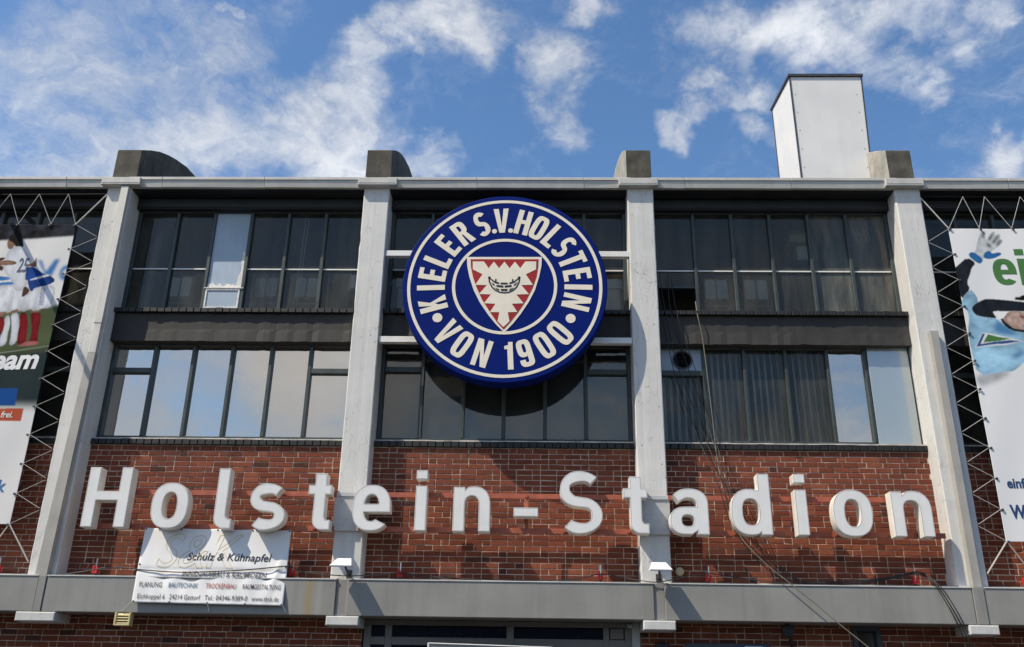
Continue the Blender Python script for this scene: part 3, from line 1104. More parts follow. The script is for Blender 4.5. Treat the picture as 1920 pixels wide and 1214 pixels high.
for i, (a, b) in enumerate(BAYS):
    # upper storey
    kinds = ['glass'] * 6
    tr = {}
    if i == 1:
        kinds[2] = ('board_blue', 'board_blue')
        tr = {}
        kinds[2] = None
    if i == 3:
        kinds[4] = kinds[5] = 'glass_dirty'
        kinds[0] = None
    mu = even(a, b, 6)
    w, xs = window(a, b, UZ0, UZ1, mu, kinds)
    bars(w, xs, 8.615, [c for c in range(6) if not (i == 1 and c == 2)])
    if i == 1:
        # a boarded pane with peeling paint over a small closed hopper
        x0, x1 = xs[4] + 0.002, xs[5] - 0.002
        m = MB()
        m.box(x0, x1, 0.13, 0.16, 8.245, UZ1 - 0.052)
        m.build('board_panel', M['board_blue'], w)
        m = MB()
        r2 = random.Random(3)
        pts = [(x1 - 0.002, 8.25), (x1 - 0.002, 8.95), (x1 - 0.05, 8.93), (x1 - 0.06, 8.72), (x1 - 0.035, 8.6), (x1 - 0.08, 8.45)]
        n = 12
        for k in range(n + 1):
            pts.append((x1 - 0.09 - (x1 - x0 - 0.10) * k / n, 8.31 + r2.uniform(-0.03, 0.05)))
        pts.append((x0 + 0.002, 8.25))
        m.prism(pts, [], 0.124, 0.131)
        m.build('peeling_paint', M['peel'], w)
        m = MB()
        for (p, q, r_, s) in ((x0, x1, 7.85, 7.885), (x0, x1, 8.19, 8.225), (x0, x0 + 0.03, 7.886, 8.189), (x1 - 0.03, x1, 7.886, 8.189)):
            m.cbox(p, q, 0.085, 0.12, r_, s, 0.004)
        m.box(x0 - 0.03, x1 + 0.05, 0.075, 0.125, 8.226, 8.240)
        m.build('hopper_frame', M['peel'], w)
        m = MB()
        m.box(x0 + 0.031, x1 - 0.031, 0.10, 0.115, 7.886, 8.189)
        m.build('hopper_panel', M['board_blue'], w)
    if i == 3:
        # first column: pane above, open hopper below
        x0, x1 = xs[0], xs[1]
        m = MB()
        quad(m, x0, x1, 0.16, 8.32, UZ1 - 0.05)
        m.build('pane', M['glass'], w)
        m = MB()
        m.cbox(x0, x1, 0.10, 0.18, 8.275, 8.319, 0.006)
        m.build('transom', M['frame'], w)
    # lower storey
    if i in (0, 4):
        w, xs = window(a, b, LZ0, LZ1, even(a, b, 6), ['glass'] * 6, {0: 6.755, 5: 6.755})
    elif i == 1:
        w, xs = window(a, b, LZ0, LZ1, [-5.826, -5.178, -4.535, -3.882, -3.228], ['film'] * 6, {0: 6.745, 5: 6.752})
    elif i == 2:
        w, xs = window(a, b, LZ0, LZ1, [-1.361, -0.682, -0.027, 0.637, 1.293], ['glass_low'] * 6, {0: 6.79, 5: 6.77})
        for c in range(6):
            m = MB()
            ztop = 6.98 if c in (0, 5) else LZ1
            m.box(xs[2 * c] - 0.02, xs[2 * c + 1] + 0.02, 0.36, 0.364, LZ0, ztop)
            m.build('roller_blind', M['roller'], w)
    elif i == 3:
        w, xs = window(a, b, LZ0, LZ1, [3.215, 3.874, 4.545, 5.217, 5.832], [('glass', None), 'glass', 'glass', 'glass', 'film', None], {0: 6.76}, 0.052)
        x0, x1 = xs[0], xs[1]
        z0 = 6.806
        m = MB()
        circ = [(2.878 + 0.155 * math.cos(k * math.pi / 16), 6.995 + 0.155 * math.sin(k * math.pi / 16)) for k in range(32)]
        m.prism([(x0, z0), (x1, z0), (x1, LZ1 - 0.052), (x0, LZ1 - 0.052)], [circ], 0.14, 0.16)
        m.build('fan_panel', M['board_blue'], w)
        m = MB()
        co = [(2.878 + 0.163 * math.cos(k * math.pi / 16), 6.995 + 0.163 * math.sin(k * math.pi / 16)) for k in range(32)]
        ci = [(2.878 + 0.138 * math.cos(k * math.pi / 16), 6.995 + 0.138 * math.sin(k * math.pi / 16)) for k in range(32)]
        m.prism(co, [ci], 0.115, 0.139)
        for k in range(-5, 6):
            z = 6.995 + k * 0.025
            hw = math.sqrt(max(0, 0.142 ** 2 - (k * 0.025) ** 2))
            m.add([(2.878 - hw, 0.120, z - 0.010), (2.878 + hw, 0.120, z - 0.010), (2.878 + hw, 0.150, z + 0.006), (2.878 - hw, 0.150, z + 0.006)], [(0, 1, 2, 3)])
        m.build('fan_grille', M['dark_trim'], w)
        m = MB()
        m.prism(ci, [], 0.22, 0.225)
        m.build('fan_back', M['black_metal'], w)
        m = MB()
        m.cbox(5.862, 6.515, 0.075, 0.094, 5.60, 7.22, 0.004)
        m.build('cover_panel', M['board_pale'], w)
        for c in range(0, 4):
            a0, b0 = xs[2 * c], xs[2 * c + 1]
            n = 6
            for k in range(n):
                xc = a0 + (b0 - a0) * (k + 0.5) / n
                m = MB()
                ang = math.radians(58)
                hx, hy = 0.055 * math.cos(ang), -0.055 * math.sin(ang)
                m.add([(xc - hx, 0.33 + hy, LZ0 + 0.07), (xc, 0.326, LZ0 + 0.07), (xc + hx, 0.33 - hy, LZ0 + 0.07),
                       (xc + hx, 0.33 - hy, LZ1), (xc, 0.326, LZ1), (xc - hx, 0.33 + hy, LZ1)], [(0, 1, 4, 5), (1, 2, 3, 4)])
                m.build('blind_slat', M['blind'], w)

# ---- entrance under the canopy, doorway further right
m = MB()
m.box(-2.0, 2.0, 0.03, 0.12, 2.795, 2.866)
m.box(-2.0, -1.895, 0.03, 0.12, 0, 2.794)
m.box(1.80, 1.90, 0.03, 0.12, 0, 2.794)
m.box(-1.69, -1.59, 0.03, 0.12, 0, 2.794)
m.box(0.085, 0.19, 0.03, 0.12, 0, 2.794)
m.box(1.49, 1.575, 0.03, 0.12, 0, 2.794)
for a, b in ((-1.894, -1.691), (-1.589, 0.084), (0.191, 1.489), (1.576, 1.799)):
    m.box(a, b, 0.032, 0.12, 2.52, 2.63)
    m.box(a, b, 0.034, 0.12, 2.0, 2.07)
    m.box(a, b, 0.034, 0.12, 0.0, 0.15)
ENT = m.build('entrance_frame', M['entrance'], B, bevel=0.004)
for a, b in ((-1.894, -1.691), (-1.589, 0.084), (0.191, 1.489)):
    for z0, z1 in ((2.631, 2.794), (2.071, 2.519), (0.151, 1.999)):
        m = MB()
        quad(m, a, b, 0.07, z0, z1)
        m.build('pane', M['navy'], ENT)
m = MB()
m.box(1.577, 1.798, 0.05, 0.11, 0.151, 2.519)
m.cbox(1.59, 1.785, 0.035, 0.11, 2.64, 2.785, 0.004)
m.build('side_panel', M['entrance'], ENT)
m = MB()
m.cbox(1.901, 2.02, -0.01, 0.12, 0, 2.866, 0.006)
m.build('door_post', M['entrance_light'], ENT)
m = MB()
m.box(-2.03, 2.03, 0.121, 0.3, 0, 2.9)
m.build('entrance_wall', M['room_dark'], B)
m = MB()
m.box(5.07, 5.135, -0.02, 0.12, 0, 2.866)
m.box(5.405, 5.47, -0.02, 0.12, 0, 2.866)
m.box(5.136, 5.404, -0.02, 0.12, 2.80, 2.866)
m.box(5.136, 5.404, 0.2, 0.22, 0, 2.80)
dr = m.build('door', M['slate'], B, bevel=0.004)
m = MB()
quad(m, 5.137, 5.403, 0.10, 0.05, 2.79)
m.build('pane', M['glass_dirty'], dr)

# ------------------------------------------------------------------ things seen inside, behind the upper windows
def chair_at(x, y, first=[None], label=None):
    if first[0] is not None:
        o = copy_tree(first[0], (x, y, 7.60))
        o['label'] = label
        return o
    t = thing('chair', (x, y, 7.60), label, 'chair', 'chairs behind the upper windows')
    z = 7.60
    for s in (-1, 1):
        m = MB()
        c0 = x + s * 0.105
        pts = []
        for (cx, cz, st) in ((c0 + 0.055, 8.74, 0), (c0 - 0.055, 8.74, 90), (c0 - 0.055, 8.44, 180), (c0 + 0.055, 8.44, 270)):
            for k in range(4):
                an = math.radians(st + k * 30)
                pts.append((cx + 0.035 * math.cos(an), cz + 0.035 * math.sin(an)))
        m.prism(pts, [], y - 0.03, y - 0.005)
        m.build('back_pad', M['seat_pad'], t)
    m = MB()
    m.cbox(x - 0.23, x + 0.23, y, y + 0.03, 8.36, 8.81, 0.02)
    m.build('backrest', M['seat_frame'], t)
    m = MB()
    m.cbox(x - 0.24, x + 0.24, y + 0.03, y + 0.45, 8.14, 8.20, 0.02)
    m.build('seat', M['seat_frame'], t)
    m = MB()
    m.tube([(x - 0.24, y - 0.03, 8.27), (x + 0.24, y - 0.03, 8.27)], 0.015)
    m.build('rear_rail', M['chrome'], t)
    for sx in (-0.2, 0.2):
        for sy in (0.02, 0.42):
            m = MB()
            m.box(x + sx - 0.015, x + sx + 0.015, y + sy - 0.015, y + sy + 0.015, z, 8.14)
            m.build('leg', M['seat_frame'], t)
    first[0] = t
    return t


for x, lb in ((-5.90, 'padded chair back behind the second upper pane left of the blue board'),
              (-4.35, 'padded chair back behind the upper pane just right of the blue board'),
              (-3.62, 'padded chair back behind the upper pane with two hanging cords'),
              (3.66, 'padded chair back behind the second pane of the right upper window'),
              (4.36, 'padded chair back behind the third pane of the right upper window')):
    chair_at(x, 0.85, label=lb)
m = MB()
m.cbox(-1.98, 1.98, 0.60, 0.64, 8.50, 8.68, 0.004)
m.box(-1.95, 1.95, 0.641, 0.68, 7.605, 8.499)
tag(m.build('counter', M['white_steel'], loc=(0, 0.6, 7.6)), 'white counter edge behind the upper window covered by the round sign', 'counter')
m = MB()
m.tube([(-6.33, 0.55, 7.62), (-6.33, 0.55, 8.95), (-6.36, 0.6, 9.2), (-6.36, 0.75, 9.84)], 0.075, 12)
m.tube([(-6.33, 0.55, 8.1), (-6.33, 0.55, 8.16)], 0.082, 12)
m.tube([(-6.33, 0.55, 8.7), (-6.33, 0.55, 8.76)], 0.082, 12)
tag(m.build('duct', flat('buff_duct', (0.20, 0.18, 0.15)), loc=(-6.33, 0.55, 7.6), smooth=False), 'dim round vent duct behind the leftmost upper pane', 'duct')
for x0, x1, z0, z1, lb in ((5.02, 5.36, 9.50, 9.74, 'upper pale box hung behind the window beside the dirty panes'),
                           (5.13, 5.33, 9.14, 9.42, 'lower pale box hung behind the window beside the dirty panes')):
    m = MB()
    m.cbox(x0, x1, 0.75, 1.0, z0, z1, 0.015)
    m.cbox(x0 + 0.04, x1 - 0.04, 0.74, 0.749, z0 + 0.03, z0 + 0.05, 0.002)
    tag(m.build('wall_box', M['grey_box'], loc=(x0, 0.9, z0)), lb, 'box', 'boxes behind the right upper window')
m = MB()
m.cbox(-2.72, -2.56, 0.30, 0.42, 8.34, 8.60, 0.01)
m.cbox(-2.74, -2.73, 0.30, 0.40, 8.32, 8.62, 0.002)
tag(m.build('electric_box', M['grey_box'], loc=(-2.64, 0.36, 8.34)), 'grey electric box behind the upper pane beside the left inner pillar', 'box')
for dx, lb in ((0, 'left of two pale cords hanging behind the upper window'), (0.055, 'right of two pale cords hanging behind the upper window')):
    m = MB()
    m.tube([(-3.62 + dx, 0.3, 9.84), (-3.63 + dx, 0.28, 8.8), (-3.68 + dx, 0.27, 7.62)], 0.007, 6)
    tag(m.build('hanging_cord', M['rope'], loc=(-3.62 + dx, 0.3, 7.62)), lb, 'cord')


# ------------------------------------------------------------------ glyph outlines (hand drawn)
def arc(cx, cz, rx, rz, a0, a1, n=14, e=2.0):
    out = []
    for i in range(n + 1):
        t = math.radians(a0 + (a1 - a0) * i / n)
        c, s = math.cos(t), math.sin(t)
        out.append((cx + rx * math.copysign(abs(c) ** (2 / e), c), cz + rz * math.copysign(abs(s) ** (2 / e), s)))
    return out


def ribbon(path, w):
    """constant-width stroke along a path, flat ends; w may be a function of the parameter"""
    L, Rr = [], []
    n = len(path)
    for i, p in enumerate(path):
        a, b = path[max(0, i - 1)], path[min(n - 1, i + 1)]
        dx, dz = b[0] - a[0], b[1] - a[1]
        l = math.hypot(dx, dz) or 1
        h = (w(i / (n - 1)) if callable(w) else w) / 2
        L.append((p[0] - dz / l * h, p[1] + dx / l * h))
        Rr.append((p[0] + dz / l * h, p[1] - dx / l * h))
    return L + Rr[::-1]


def glyph(ch, W, H, s, t):
    """list of (outer, holes); W,H box, s stem width, t horizontal stroke"""
    if ch == 'H':
        m = H * 0.52
        return [([(0, 0), (s, 0), (s, m - t / 2), (W - s, m - t / 2), (W - s, 0), (W, 0), (W, H), (W - s, H), (W - s, m + t / 2), (s, m + t / 2), (s, H), (0, H)], [])]
    if ch in 'IlX':
        return [([(0, 0), (s, 0), (s, H), (0, H)], [])]
    if ch == 'o' or ch == 'O' or ch == '0':
        e = 2.45 if ch == 'o' else 3.4
        return [(arc(W / 2, H / 2, W / 2, H / 2, 0, 345, 47, e), [arc(W / 2, H / 2, W / 2 - s, H / 2 - t, 0, 345, 47, e)])]
    if ch == 'n':
        r = W / 2 - s
        pts = [(0, 0), (s, 0), (s, H * 0.60)] + arc(W / 2, H * 0.60, r, H - t - H * 0.60, 180, 0, 16, 2.3)[1:-1] + [(W - s, H * 0.60), (W - s, 0), (W, 0), (W, H * 0.58)]
        pts += arc(W * 0.56, H * 0.58, W * 0.44, H * 0.42, 0, 112, 16, 2.3)[1:] + [(s * 1.02, H * 0.90), (s * 0.98, H * 0.985), (0, H * 0.985)]
        return [(pts, [])]
    if ch == 'd':
        x = H * 0.74
        pts = [(W, 0), (W, H), (W - s, H), (W - s, x * 0.985)] + arc(W * 0.47, x / 2, W * 0.47, x / 2 * 1.01, 70, 290, 34, 2.4) + [(W - s * 1.0, x * 0.06), (W - s * 0.95, 0)]
        hole = arc(W / 2 - 0.004, x / 2, W / 2 - s, x / 2 - t, 0, 345, 40, 2.5)
        return [(pts, [hole])]
    if ch == 'e':
        cx, cz = W / 2, H / 2
        zb = H * 0.405
        pts = [(W, zb)] + [(W, H * 0.5)] + arc(cx, cz, W / 2, H / 2, 4, 180, 26, 2.4)[1:] + arc(cx, cz, W / 2, H / 2, 180, 318, 22, 2.4)[1:]
        ro = arc(cx, cz, W / 2 - s, H / 2 - t, 303, 190, 18, 2.4)
        pts += ro + [(s * 1.02, zb)]
        hole = [(s, zb + t * 0.86), (W - s, zb + t * 0.86)] + arc(cx, cz, W / 2 - s, H / 2 - t, 10, 170, 18, 2.3)
        return [(pts, [hole])]
    if ch == 'a':
        # two-storey a: bowl + stem with overhanging top stroke
        zb = H * 0.60
        out = [(W, 0), (W, H * 0.66)] + arc(W * 0.52, H * 0.66, W * 0.48, H * 0.34, 0, 148, 20, 2.3)[1:]
        out += [(W * 0.23, H * 0.70)] + arc(W * 0.50, H * 0.66, W * 0.48 - s + 0.02 * W, H * 0.34 - t, 138, 0, 16, 2.3)[1:] + [(W - s, zb)]
        out += [(W * 0.42, zb)] + arc(W * 0.42, zb / 2, W * 0.42, zb / 2, 100, 262, 24, 2.4)[1:] + [(W * 0.55, 0.0), (W - s, H * 0.085), (W - s, 0)]
        hole = arc(W * 0.46, zb / 2, W * 0.46 - s, zb / 2 - t * 0.85, 0, 345, 30, 2.5)
        hole = [(min(p[0], W - s), p[1]) for p in hole]
        return [(out, [hole])]
    if ch == 't':
        x = H * 0.79
        s0 = W * 0.26
        r = W * 0.40
        pts = [(s0, r)] + arc(s0 + r, r, r, r, 180, 270, 12)[1:] + [(W, 0), (W, t * 1.02), (s0 + r * 1.05, t * 1.02)]
        pts += arc(s0 + s + r * 0.42, t + r * 0.42, r * 0.42, r * 0.42, 270, 180, 8)[1:]
        pts += [(s0 + s, x - t), (W * 0.96, x - t), (W * 0.96, x), (s0 + s, x), (s0 + s, H), (s0, H), (s0, x), (0, x), (0, x - t), (s0, x - t)]
        return [(pts, [])]
    if ch == 'L1':   # lower-case l with a foot
        r = W * 0.62
        pts = [(0, r)] + arc(r, r, r, r, 180, 270, 12)[1:] + [(W, 0), (W, t), (s + r * 0.5, t)] + arc(s + r * 0.4, t + r * 0.4, r * 0.4, r * 0.4, 270, 180, 8)[1:] + [(s, H), (0, H)]
        return [(pts, [])]
    if ch in 'sS':
        # S: centre line from upper right terminal to lower left terminal
        hw, hh = (W - s) / 2, (H - t) / 2
        cx = W / 2
        zt, zl = H - t / 2, t / 2
        r2 = hh / 2
        cu = (cx, zt - r2)
        cl = (cx, zl + r2)
        path = arc(cu[0], cu[1], hw, r2, 38, 180, 18, 2.2) + arc(cu[0], cu[1], hw, r2, 180, 248, 8, 2.2)[1:]
        path += arc(cl[0], cl[1], hw, r2, 68, 0, 8, 2.2) + arc(cl[0], cl[1], hw, r2, 0, -142, 18, 2.2)[1:]
        wd = lambda u: t + (s - t) * (math.sin(u * math.pi * 4 - 0.6) ** 2) * 0.8
        return [(ribbon(path, wd), [])]
    if ch == '-':
        return [([(0, 0), (W, 0), (W, H), (0, H)], [])]
    if ch == 'K':
        a = H * 0.36
        return [([(0, 0), (s, 0), (s, H * 0.30), (s * 1.45, H * 0.44), (W - s * 1.12, 0), (W, 0), (s + (W - s) * 0.42, H * 0.585), (W * 0.97, H), (W * 0.97 - s * 1.1, H), (s, H * 0.52), (s, H), (0, H)], [])]
    if ch == 'E':
        m = H * 0.52
        return [([(0, 0), (W, 0), (W, t), (s, t), (s, m - t / 2), (W * 0.92, m - t / 2), (W * 0.92, m + t / 2), (s, m + t / 2), (s, H - t), (W, H - t), (W, H), (0, H)], [])]
    if ch == 'L':
        return [([(0, 0), (W, 0), (W, t), (s, t), (s, H), (0, H)], [])]
    if ch == 'T':
        return [([((W - s) / 2, 0), ((W + s) / 2, 0), ((W + s) / 2, H - t), (W, H - t), (W, H), (0, H), (0, H - t), ((W - s) / 2, H - t)], [])]
    if ch == 'V':
        return [([(W / 2 - s * 0.52, 0), (W / 2 + s * 0.52, 0), (W, H), (W - s, H), (W / 2, H * 0.26), (s, H), (0, H)], [])]
    if ch == 'N':
        return [([(0, 0), (s * .92, 0), (s * .92, H * 0.62), (W - s * 1.05, 0), (W, 0), (W, H), (W - s * .92, H), (W - s * .92, H * 0.40), (s * 1.05, H), (0, H)], [])]
    if ch == 'R':
        zb = H * 0.45
        bow = arc(W * 0.5, (H + zb) / 2, W * 0.5, (H - zb) / 2, 90, -78, 16, 2.8)
        pts = [(0, 0), (s, 0), (s, zb), (s * 1.25, zb), (W - s, 0), (W * 1.04, 0), (W * 0.80, zb * 1.03)] + bow[::-1] + [(0, H)]
        hole = [(s, zb + t * .9), (W * 0.5, zb + t * .9)] + arc(W * 0.5, (H + zb + t * .9 - t) / 2, W * 0.5 - s, (H - t - zb - t * .9) / 2, -70, 70, 12, 2.8) + [(W * 0.5, H - t), (s, H - t)]
        return [(pts, [hole])]
    if ch == '1':
        return [([(W - s, 0), (W, 0), (W, H), (W - s * 0.82, H), (W * 0.62, H * 0.90), (W * 0.25, H * 0.855), (W * 0.25, H * 0.745), (W - s, H * 0.745)], [])]
    if ch == '9':
        zb = H * 0.36
        r = (H - zb) / 2
        cz = H - r
        # upper ring joined to a right-hand stroke that hooks left at the foot
        out = [(0, H * 0.27), (0, H * 0.22)] + arc(W / 2, H * 0.22, W / 2, H * 0.22, 180, 360, 18, 2.8)[1:] + arc(W / 2, cz, W / 2, r, 0, 180, 20, 3.0)
        out += arc(W / 2, cz, W / 2, r, 180, 262, 12, 3.0)[1:] + [(W * 0.58, zb + 0.004), (W - s, zb + H * 0.07), (W - s, H * 0.24)]
        out += arc(W / 2, H * 0.24, W / 2 - s, H * 0.24 - t, 0, -180, 14, 2.8)[1:] + [(s, H * 0.27)]
        return [(out, [arc(W / 2, cz, W / 2 - s, r - t, 0, 345, 28, 3.2)])]
    if ch == '.':
        return [(arc(W / 2, W / 2, W / 2, W / 2, 0, 345, 20, 2.0), [])]
    return []


# ------------------------------------------------------------------ the big white letters on their rails
LS = thing('letter_sign', (0, -0.40, 4.04), 'row of big white three-dimensional letters on brick-red rails across the brick wall', 'sign')
XH, CAP, SW, TH = 0.655, 0.885, 0.168, 0.138
for zc in (4.625, 4.113):
    m = MB()
    for i in range(1, 4):
        a, b = BAYS[i]
        a2 = a if i > 1 else a + 0.44
        b2 = b if i < 3 else (b - 0.36 if zc > 4.4 else b - 0.08)
        m.cbox(a2, b2, -0.365, -0.337, zc - 0.037, zc + 0.037, 0.003)
    m.build('rail', M['rail_red'], LS)
    for (a, b) in PIL[2:4]:
        m = MB()
        m.cbox(a, b, -0.372, -0.353, zc - 0.03, zc + 0.03, 0.003)
        m.build('rail_bridge', M['rail_grey'], LS)
m = MB()
m.cbox(0.33, 0.39, -0.362, -0.340, 4.15, 4.588, 0.003)
m.build('rail_post', M['rail_red'], LS)
letters = [('H', -6.151, 0.650, CAP), ('o', -5.150, 0.545, XH + .012), ('L1', -4.205, 0.262, CAP), ('s', -3.705, 0.545, XH + .012), ('t', -2.845, 0.350, 0.825),
           ('e', -2.180, 0.556, XH + .012), ('i', -1.262, 0.168, XH), ('n', -0.705, 0.540, XH), ('-', 0.178, 0.358, 0.130), ('S', 0.840, 0.632, CAP + .012),
           ('t', 1.775, 0.362, 0.825), ('a', 2.440, 0.555, XH + .008), ('d', 3.325, 0.575, CAP), ('i', 4.255, 0.172, XH), ('o', 4.785, 0.560, XH + .012), ('n', 5.630, 0.565, XH)]
names = ['capital H', 'o', 'l', 's', 't', 'e', 'i', 'n', 'hyphen', 'capital S', 't', 'a', 'd', 'i', 'o', 'n']
KS = 1.0059
for (ch, x, W, H), nm in zip(letters, names):
    x, W, H = 0.507 + (x - 0.507) * KS, W * KS, H * KS
    z = 1.65 + (4.04 - 1.65) * KS
    if ch in 'os' or ch in 'eaS':
        z -= 0.006
    if ch == '-':
        z = 1.65 + (4.262 - 1.65) * KS
    m = MB()
    gl = glyph('I' if ch == 'i' else ch, W, H, SW, TH)
    if ch == 'i':
        gl.append(([(0, 0.760), (SW, 0.760), (SW, 0.893), (0, 0.893)], []))
    for out, holes in gl:
        sh = lambda P: [(p[0] + x, p[1] + z) for p in P]
        m.prism(sh(out), [sh(h) for h in holes], -0.60, -0.40, 0, 1)
    o = m.build('letter', [M['letter_face'], M['letter_side']], LS)
    o['label'] = ('white ' + nm) if nm in ('hyphen',) else 'white letter ' + nm
    b = o.modifiers.new('bevel', 'BEVEL')
    b.width = 0.005
    b.segments = 2
    b.limit_method = 'ANGLE'
    b.angle_limit = math.radians(55)
    m = MB()
    for out, holes in gl:
        for lp in [out] + holes:
            n = len(lp)
            ar = sum(lp[i][0] * lp[(i + 1) % n][1] - lp[(i + 1) % n][0] * lp[i][1] for i in range(n))
            sg = (1 if ar > 0 else -1) * (1 if lp is out else -1)

            def inset(d):
                res = []
                for i in range(n):
                    p0, p1, p2 = lp[i - 1], lp[i], lp[(i + 1) % n]
                    n1 = Vector((-(p1[1] - p0[1]), p1[0] - p0[0])).normalized()
                    n2 = Vector((-(p2[1] - p1[1]), p2[0] - p1[0])).normalized()
                    b_ = (n1 + n2)
                    b_ = b_ / max(0.5, b_.length_squared / 2) if b_.length > 1e-6 else n1
                    res.append((p1[0] + b_.x * d * sg + x, p1[1] + b_.y * d * sg + z))
                return res
            A, Bq = inset(0.006), inset(0.0125)
            k0 = len(m.v)
            m.v += [(p[0], -0.6012, p[1]) for p in A] + [(p[0], -0.6012, p[1]) for p in Bq]
            for i in range(n):
                j = (i + 1) % n
                f_ = (k0 + i, k0 + j, k0 + n + j, k0 + n + i)
                m.f.append(f_ if sg > 0 else f_[::-1])
                m.mi.append(0)
    m.build('trim', M['letter_trim'], o)
    m = MB()
    for zc in (4.625, 4.113):
        if ch == '-' and zc < 4.2:
            continue
        xx = x + (SW / 2 if ch != '-' else W / 2)
        m.box(xx - 0.02, xx + 0.02, -0.402, -0.363, zc - 0.02, zc + 0.02)
    if ch == 'i':
        m.box(x + 0.045, x + 0.125, -0.44, -0.41, 4.70, 4.82)
    m.build('standoff', M['rail_red'], o)

# ------------------------------------------------------------------ the round club sign
CX, CZ_, RS = -0.02, 7.925, 1.640
RSIGN = thing('round_sign', (CX, -0.55, CZ_ - RS), 'big round blue club sign with cream ring lettering and a red shield', 'sign')
NB = 128
m = MB()
prof = [(-0.44, RS - 0.02), (-0.455, RS - 0.004), (-0.47, RS), (-0.70, RS), (-0.716, RS - 0.004), (-0.722, RS - 0.016)]
for (y, r) in prof:
    for k in range(NB):
        t = 2 * math.pi * k / NB
        m.v.append((CX + r * math.cos(t), y, CZ_ + r * math.sin(t)))
for i in range(len(prof) - 1):
    for k in range(NB):
        q = (k + 1) % NB
        m.f.append((i * NB + k, i * NB + q, (i + 1) * NB + q, (i + 1) * NB + k))
        m.mi.append(0)
e = (len(prof) - 1) * NB
m.f.append(tuple(e + k for k in range(NB)))
m.f.append(tuple(k for k in reversed(range(NB))))
m.mi += [0, 0]
m.build('disc', M['sign_blue'], RSIGN, fix=True)


def ring(r0, r1, n=96):
    o_ = [(CX + r1 * math.cos(2 * math.pi * k / n), CZ_ + r1 * math.sin(2 * math.pi * k / n)) for k in range(n)]
    i_ = [(CX + r0 * math.cos(2 * math.pi * k / n), CZ_ + r0 * math.sin(2 * math.pi * k / n)) for k in range(n)]
    return o_, [i_]


for nm, r0, r1 in (('outer_ring', 1.508, 1.558), ('inner_ring', 0.790, 0.840)):
    m = MB()
    o_, h_ = ring(r0, r1)
    m.prism(o_, h_, -0.728, -0.7215)
    m.build(nm, M['sign_cream'], RSIGN)


def ring_letter(ch, ang, W, H, top=True, rb=0.955, s=0.086, t=0.072):
    """ang: degrees clockwise from the top (top text) or from the bottom, counter-clockwise (bottom text)"""
    m = MB()
    for out, holes in glyph(ch, W, H, s, t):
        def tr(P):
            res = []
            for (x, z) in P:
                x -= W / 2
                a = math.radians(ang)
                if top:
                    r = rb + z
                    res.append((CX + r * math.sin(a) + x * math.cos(a), CZ_ + r * math.cos(a) - x * math.sin(a)))
                else:
                    r = rb - z
                    res.append((CX + r * math.sin(a) + x * math.cos(a), CZ_ - r * math.cos(a) + x * math.sin(a)))
            return res
        m.prism(tr(out), [tr(h) for h in holes], -0.728, -0.7215)
    return m.build('letter', M['sign_cream'], RSIGN)


for ch, ang, W in (('K', -106.2, .235), ('I', -92.0, .088), ('E', -80.6, .195), ('L', -67.2, .185), ('E', -52.5, .195), ('R', -37.0, .225), ('S', -19.6, .225),
                   ('V', -3.4, .250), ('H', 14.2, .235), ('O', 27.6, .235), ('L', 40.8, .185), ('S', 54.0, .225), ('T', 67.0, .215), ('E', 80.0, .195),
                   ('I', 91.0, .088), ('N', 103.8, .245)):
    ring_letter(ch, ang, W, 0.445)
for ang in (-10.6, 4.6):
    ring_letter('.', ang, 0.082, 0.082)
for ch, ang, W in (('V', -47.5, .250), ('O', -32.4, .235), ('N', -16.0, .245), ('1', 3.2, .175), ('9', 16.6, .225), ('0', 32.2, .235), ('0', 47.6, .235)):
    ring_letter(ch, ang, W, 0.455, False, 1.425)
for s in (-1, 1):
    m = MB()
    a = math.radians(118.2)
    m.prism(arc(CX + s * 1.19 * math.sin(a), CZ_ + 1.19 * math.cos(a), 0.078, 0.078, 0, 345, 24), [], -0.728, -0.7215)
    m.build('dot', M['sign_cream'], RSIGN)
SHL = [(-0.638, 8.431), (-0.629, 8.275), (-0.588, 8.078), (-0.511, 7.841), (-0.403, 7.621), (-0.26, 7.404), (-0.144, 7.257), (-0.011, 7.117), (0.128, 7.272), (0.244, 7.434), (0.367, 7.639), (0.465, 7.846), (0.531, 8.083), (0.567, 8.28), (0.573, 8.436)]
RED = [(-0.579, 8.389), (-0.567, 8.247), (-0.531, 8.078), (-0.464, 7.883), (-0.373, 7.676), (-0.247, 7.47), (-0.133, 7.297), (-0.022, 7.166), (0.091, 7.305), (0.2, 7.461), (0.335, 7.68), (0.427, 7.888), (0.489, 8.083), (0.512, 8.252), (0.519, 8.393)]
NET = [(-0.542, 8.346), (-0.36, 8.347), (-0.281, 8.227), (-0.198, 8.345), (-0.113, 8.228), (-0.028, 8.346), (0.056, 8.228), (0.14, 8.346), (0.228, 8.229), (0.306, 8.35), (0.484, 8.351), (0.48, 8.209), (0.318, 8.121), (0.431, 7.936), (0.247, 7.931), (0.369, 7.774), (0.171, 7.765), (0.288, 7.614), (0.101, 7.604), (0.19, 7.464), (0.041, 7.458), (0.069, 7.305), (-0.023, 7.207), (-0.118, 7.304), (-0.093, 7.457), (-0.241, 7.459), (-0.158, 7.602), (-0.34, 7.611), (-0.234, 7.765), (-0.425, 7.77), (-0.301, 7.928), (-0.488, 7.931), (-0.377, 8.118), (-0.535, 8.204)]
